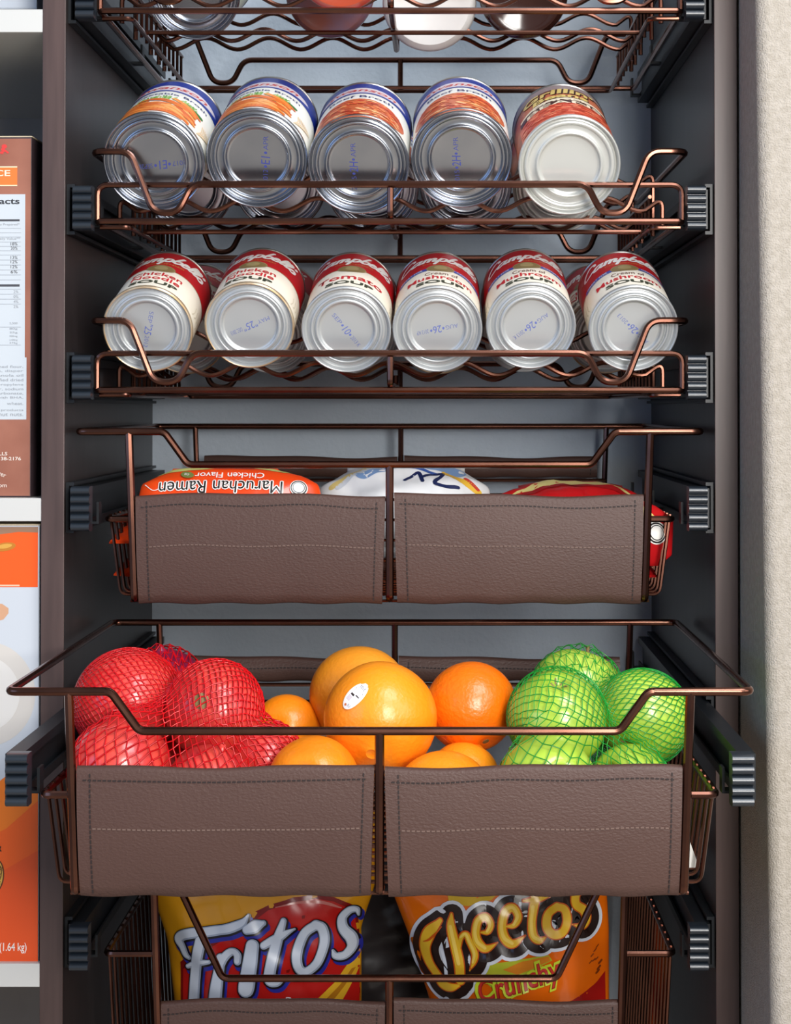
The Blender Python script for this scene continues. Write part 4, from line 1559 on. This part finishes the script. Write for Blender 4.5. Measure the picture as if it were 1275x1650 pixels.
t, fr = pouch('noodle_pack', 'red noodle pack with a white ring mark at the right end of the closed basket', 'noodle pack', base, (math.radians(-8), 0, math.radians(14)),
              [(-0.024, -0.05), (0.024, -0.05)], [(-0.026, 0.020), (-0.018, 0.031), (0.010, 0.034), (0.020, 0.020), (0.024, 0.010)], -0.026, 0.026, 0.018, red_pack, GN, 0.0006, 9, (False, False))
p = Print()
p.poly([(-0.03, 0.0235), (0.004, 0.0235), (0.018, 0.0105), (0.004, 0.0090), (-0.03, 0.0095)], ink((230, 206, 120), 0.3), 1, step=0.006, stepv=0.006)
for i, (rr, c) in enumerate(((0.0090, wht), (0.0080, nblk), (0.0068, wht), (0.0060, nblk), (0.0053, wht))):
    p.oval(0.0165, -0.0010, rr, rr, c, 2 + i, step=0.004, stepv=0.004)
p.build('pack_print', lambda u, v, h: (u, fr(u, v) - h, v), t, 0.00025)
pouch('noodle_pack', 'lowest red noodle pack at the right, seen through the side wires', 'noodle pack', at(985, 908, 0.080), (math.radians(-82), math.radians(-3), 0),
      [(-0.04, -0.06), (0.05, -0.06)], [(-0.04, 0.030), (0.05, 0.034)], -0.04, 0.05, 0.022, red_pack, GN, 0.0012, 10, (True, True))
# slip of paper at the right end of the fruit basket
c = at(1090, 1388, -0.150)
m = MB()
pts = [(-0.030, -0.004), (0.0150, -0.004), (0.0085, 0.014), (0.003, 0.021), (-0.030, 0.0215)]
m.prism(pts, -0.0002, 0.0002)
o = m.build('paper_slip', mat('white_slip', (232, 230, 224), 0.6), None, False)
o.location = c
tag(o, 'white slip of paper at the bottom right corner of the fruit basket', 'paper')

# ------------------------------------------------------------------ boxes in the left compartment
kraft = mat('brown_printed_card', (140, 84, 64), 0.5, rgb2=(166, 108, 86), scale=16, detail=5)
card = mat('raw_card', (206, 190, 160), 0.7)
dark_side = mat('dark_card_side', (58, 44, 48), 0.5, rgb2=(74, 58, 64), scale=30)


def carton(name, label, cat, px_r, py_t, py_b, y, width, depth, rz, front_m, side_m):
    a, b = at(px_r, py_b, y), at(px_r, py_t, y)
    H = b.z - a.z
    t = thing(name, label, cat, (a.x, y, a.z), (0, 0, rz))
    MB().bbox((-width, 0, 0), (0, depth, H), 0.0006).build('carton', side_m, t, False)
    MB().box((-width + 0.0004, -0.0004, 0.001), (-0.0004, 0.0002, H - 0.0012)).build('front_face', front_m, t, False)
    m = MB()
    m.bbox((-width, 0.0002, H), (0.0004, depth, H + 0.0011), 0.0004)
    m.build('top_flap', card, t, False)
    return t, H


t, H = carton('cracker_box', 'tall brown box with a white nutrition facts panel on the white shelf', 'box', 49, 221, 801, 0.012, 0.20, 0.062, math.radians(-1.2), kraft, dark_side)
zb0 = at(49, 801, 0.012).z
xb0 = at(49, 801, 0.012).x
kk = (0.012 - CAMY) / F


def bx(px, py):
    q = at(px, py, 0.012)
    return (q.x - xb0, q.z - zb0)


p = Print()
pw = ink((198, 204, 208), 0.5)
g1, g2 = ink((70, 70, 74), 0.5), ink((150, 154, 160), 0.5)
p.rect(*bx(-120, 582), *bx(41, 313), pw, 1)
p.rect(*bx(-120, 676), *bx(43, 576), pw, 1)
p.rect(*bx(-80, 299), *bx(28, 269), ink((232, 120, 50), 0.5), 1)
p.rect(*bx(-80, 270), *bx(28, 268), ink((240, 220, 180), 0.5), 2)
p.rect(*bx(-80, 300), *bx(28, 298), ink((240, 220, 180), 0.5), 2)
p.text('RICE', *bx(-5, 279), kk * 44, kk * 10, ink((246, 226, 200), 0.5), 3, 0.01)
for a_, r_ in ((0, 4.5), (1, 3.5), (2, 3)):
    p.oval(*bx(7 - a_ * 2, 236 + a_ * 5), kk * r_, kk * r_ * 0.8, ink((214, 60, 54), 0.5), 1, n=14)
p.stroke([bx(3, 246), bx(8, 243), bx(13, 246)], kk * 3, ink((214, 60, 54), 0.5), 2)
p.text('Nutrition Facts', *bx(-33, 324), kk * 130, kk * 10, ink((50, 50, 54), 0.5), 2, 0.02)
for y_, th in ((355, 3.2), (460, 3.6)):
    p.rect(*bx(-120, y_ + th / 2), *bx(32, y_ - th / 2), g1, 2)
for y_ in (368, 375, 382, 390, 397, 404, 411, 419, 427, 435, 443, 451, 466, 474, 482, 490, 527, 556):
    p.rect(*bx(-120, y_ + 0.3), *bx(34, y_ - 0.3), g2, 2)
p.text('As Prepared*', *bx(14, 362), kk * 36, kk * 5, g2, 2)
p.text('% Daily Value**', *bx(10, 385), kk * 46, kk * 5, g2, 2)
for s_, y_ in (('18%', 393), ('20%', 400), ('13%', 415), ('12%', 422), ('12%', 430), ('6%', 438)):
    p.text(s_, *bx(23, y_), kk * 11, kk * 5, g1, 2)
for s_, y_ in (('2%', 470), ('0%', 478), ('4%', 486), ('2%', 494)):
    p.text(s_, *bx(26, y_), kk * 8, kk * 4.5, g2, 2)
for s_, y_ in (('2,500', 521), ('80g', 530), ('25g', 536), ('300mg', 542), ('2,400mg', 548), ('375g', 553)):
    p.text(s_, *bx(22, y_), kk * 13, kk * 3.6, g2, 2)
for s_, y_ in (('unbleached steamed flour,', 591), ('lines, disper', 598), ('salt, canola oil', 605), ('unmodified dried', 612), ('flaw propylene', 620), ('color, sodium', 627),
               ('d bicarbonate,', 634), ('yl with BHA,', 641), ('wheat.', 650), ('these products', 661), ('nut nuts.', 668)):
    wd = len(s_) * 4.4
    p.text(s_, *bx(38 - wd / 2, y_), kk * wd, kk * 4.6, g2, 2)
cw_ = ink((236, 220, 206), 0.5)
p.text('MILLS', *bx(0, 731), kk * 24, kk * 5.5, cw_, 1, 0.012)
p.text('48138-2176', *bx(10, 739), kk * 48, kk * 5.5, cw_, 1, 0.012)
p.text('ever', *bx(1, 764), kk * 18, kk * 5, cw_, 1, 0.0, rot=-0.4)
p.text('com', *bx(2, 783), kk * 18, kk * 4.5, cw_, 1, 0.0)
p.build('box_print', lambda u, v, h: (u, -0.0004 - h, v), t, 0.00012)

orange_card = mat('orange_printed_card', (240, 92, 30), 0.35, coat=0.25)
white_card = mat('white_printed_card', (198, 203, 209), 0.35, coat=0.25)
t, H = carton('snack_carton', 'large white and orange snack carton on the lowest white shelf', 'box', 62, 847, 1552, 0.006, 0.22, 0.12, 0, white_card, white_card)
q0 = at(62, 1552, 0.006)


def bx(px, py):
    q = at(px, py, 0.006)
    return (q.x - q0.x, q.z - q0.z)


kk = (0.006 - CAMY) / F
p = Print()
oc = ink((240, 92, 30), 0.35)
p.rect(*bx(-150, 946), *bx(61.5, 849), oc, 1)
p.poly([bx(-150, 849), bx(61.5, 849), bx(61.5, 858), bx(30, 857), bx(0, 861), bx(-150, 880)], ink((150, 116, 92), 0.4), 2)
p.oval(*bx(8, 881), kk * 18, kk * 7, ink((190, 120, 40), 0.35), 3, rot=0.15)
p.oval(*bx(8, 880), kk * 12, kk * 3.6, ink((214, 160, 70), 0.35), 4, rot=0.15)
p.rect(*bx(-150, 944.5), *bx(32, 942), ink((244, 190, 160), 0.35), 3)
p.poly([bx(x, y) for x, y in [(-10, 972), (4, 973), (14, 980), (14, 988), (6, 998), (-10, 1002)]], ink((206, 158, 124), 0.4), 1)
p.oval(*bx(-22, 1118), kk * 79, kk * 84, ink((206, 200, 192), 0.4), 1, n=48)
p.oval(*bx(-24, 1118), kk * 56, kk * 60, ink((218, 214, 208), 0.4), 2, n=40)
p.poly([bx(x, y) for x, y in [(-150, 1310), (-60, 1285), (0, 1258), (40, 1228), (61.5, 1205), (61.5, 1551), (-150, 1551)]], ink((238, 122, 34), 0.35), 1)
p.poly([bx(x, y) for x, y in [(-150, 1400), (-60, 1370), (10, 1335), (61.5, 1290), (61.5, 1551), (-150, 1551)]], ink((236, 96, 32), 0.35), 2)
p.poly([bx(x, y) for x, y in [(-150, 1480), (-60, 1440), (10, 1400), (61.5, 1370), (61.5, 1551), (-150, 1551)]], ink((228, 84, 34), 0.35), 3)
p.text('&', *bx(-2, 1364), kk * 11, kk * 15, ink((70, 36, 22), 0.4), 4, 0.03)
p.oval(*bx(-8, 1412), kk * 15, kk * 28, ink((90, 48, 22), 0.4), 4, rot=-0.12)
p.oval(*bx(-8, 1412), kk * 13, kk * 26, ink((214, 170, 76), 0.4), 5, rot=-0.12)
p.text('CHEESE', *bx(-1, 1411), kk * 34, kk * 8, ink((100, 56, 24), 0.4), 6, 0.03, rot=PI / 2 - 0.15)
p.text('58 OZ (3.62 LBS) (1.64 kg)', *bx(-26, 1527), kk * 138, kk * 17, ink((246, 232, 222), 0.4), 4, 0.01)
p.build('box_print', lambda u, v, h: (u, -0.0004 - h, v), t, 0.00012)

# white carton on the uppermost shelf, cut off by the photo's edge
t, H = carton('white_carton', 'white carton standing on the uppermost white shelf, only its foot in view', 'box', 60, -260, 14.5, 0.05, 0.20, 0.12, 0, white_card, white_card)
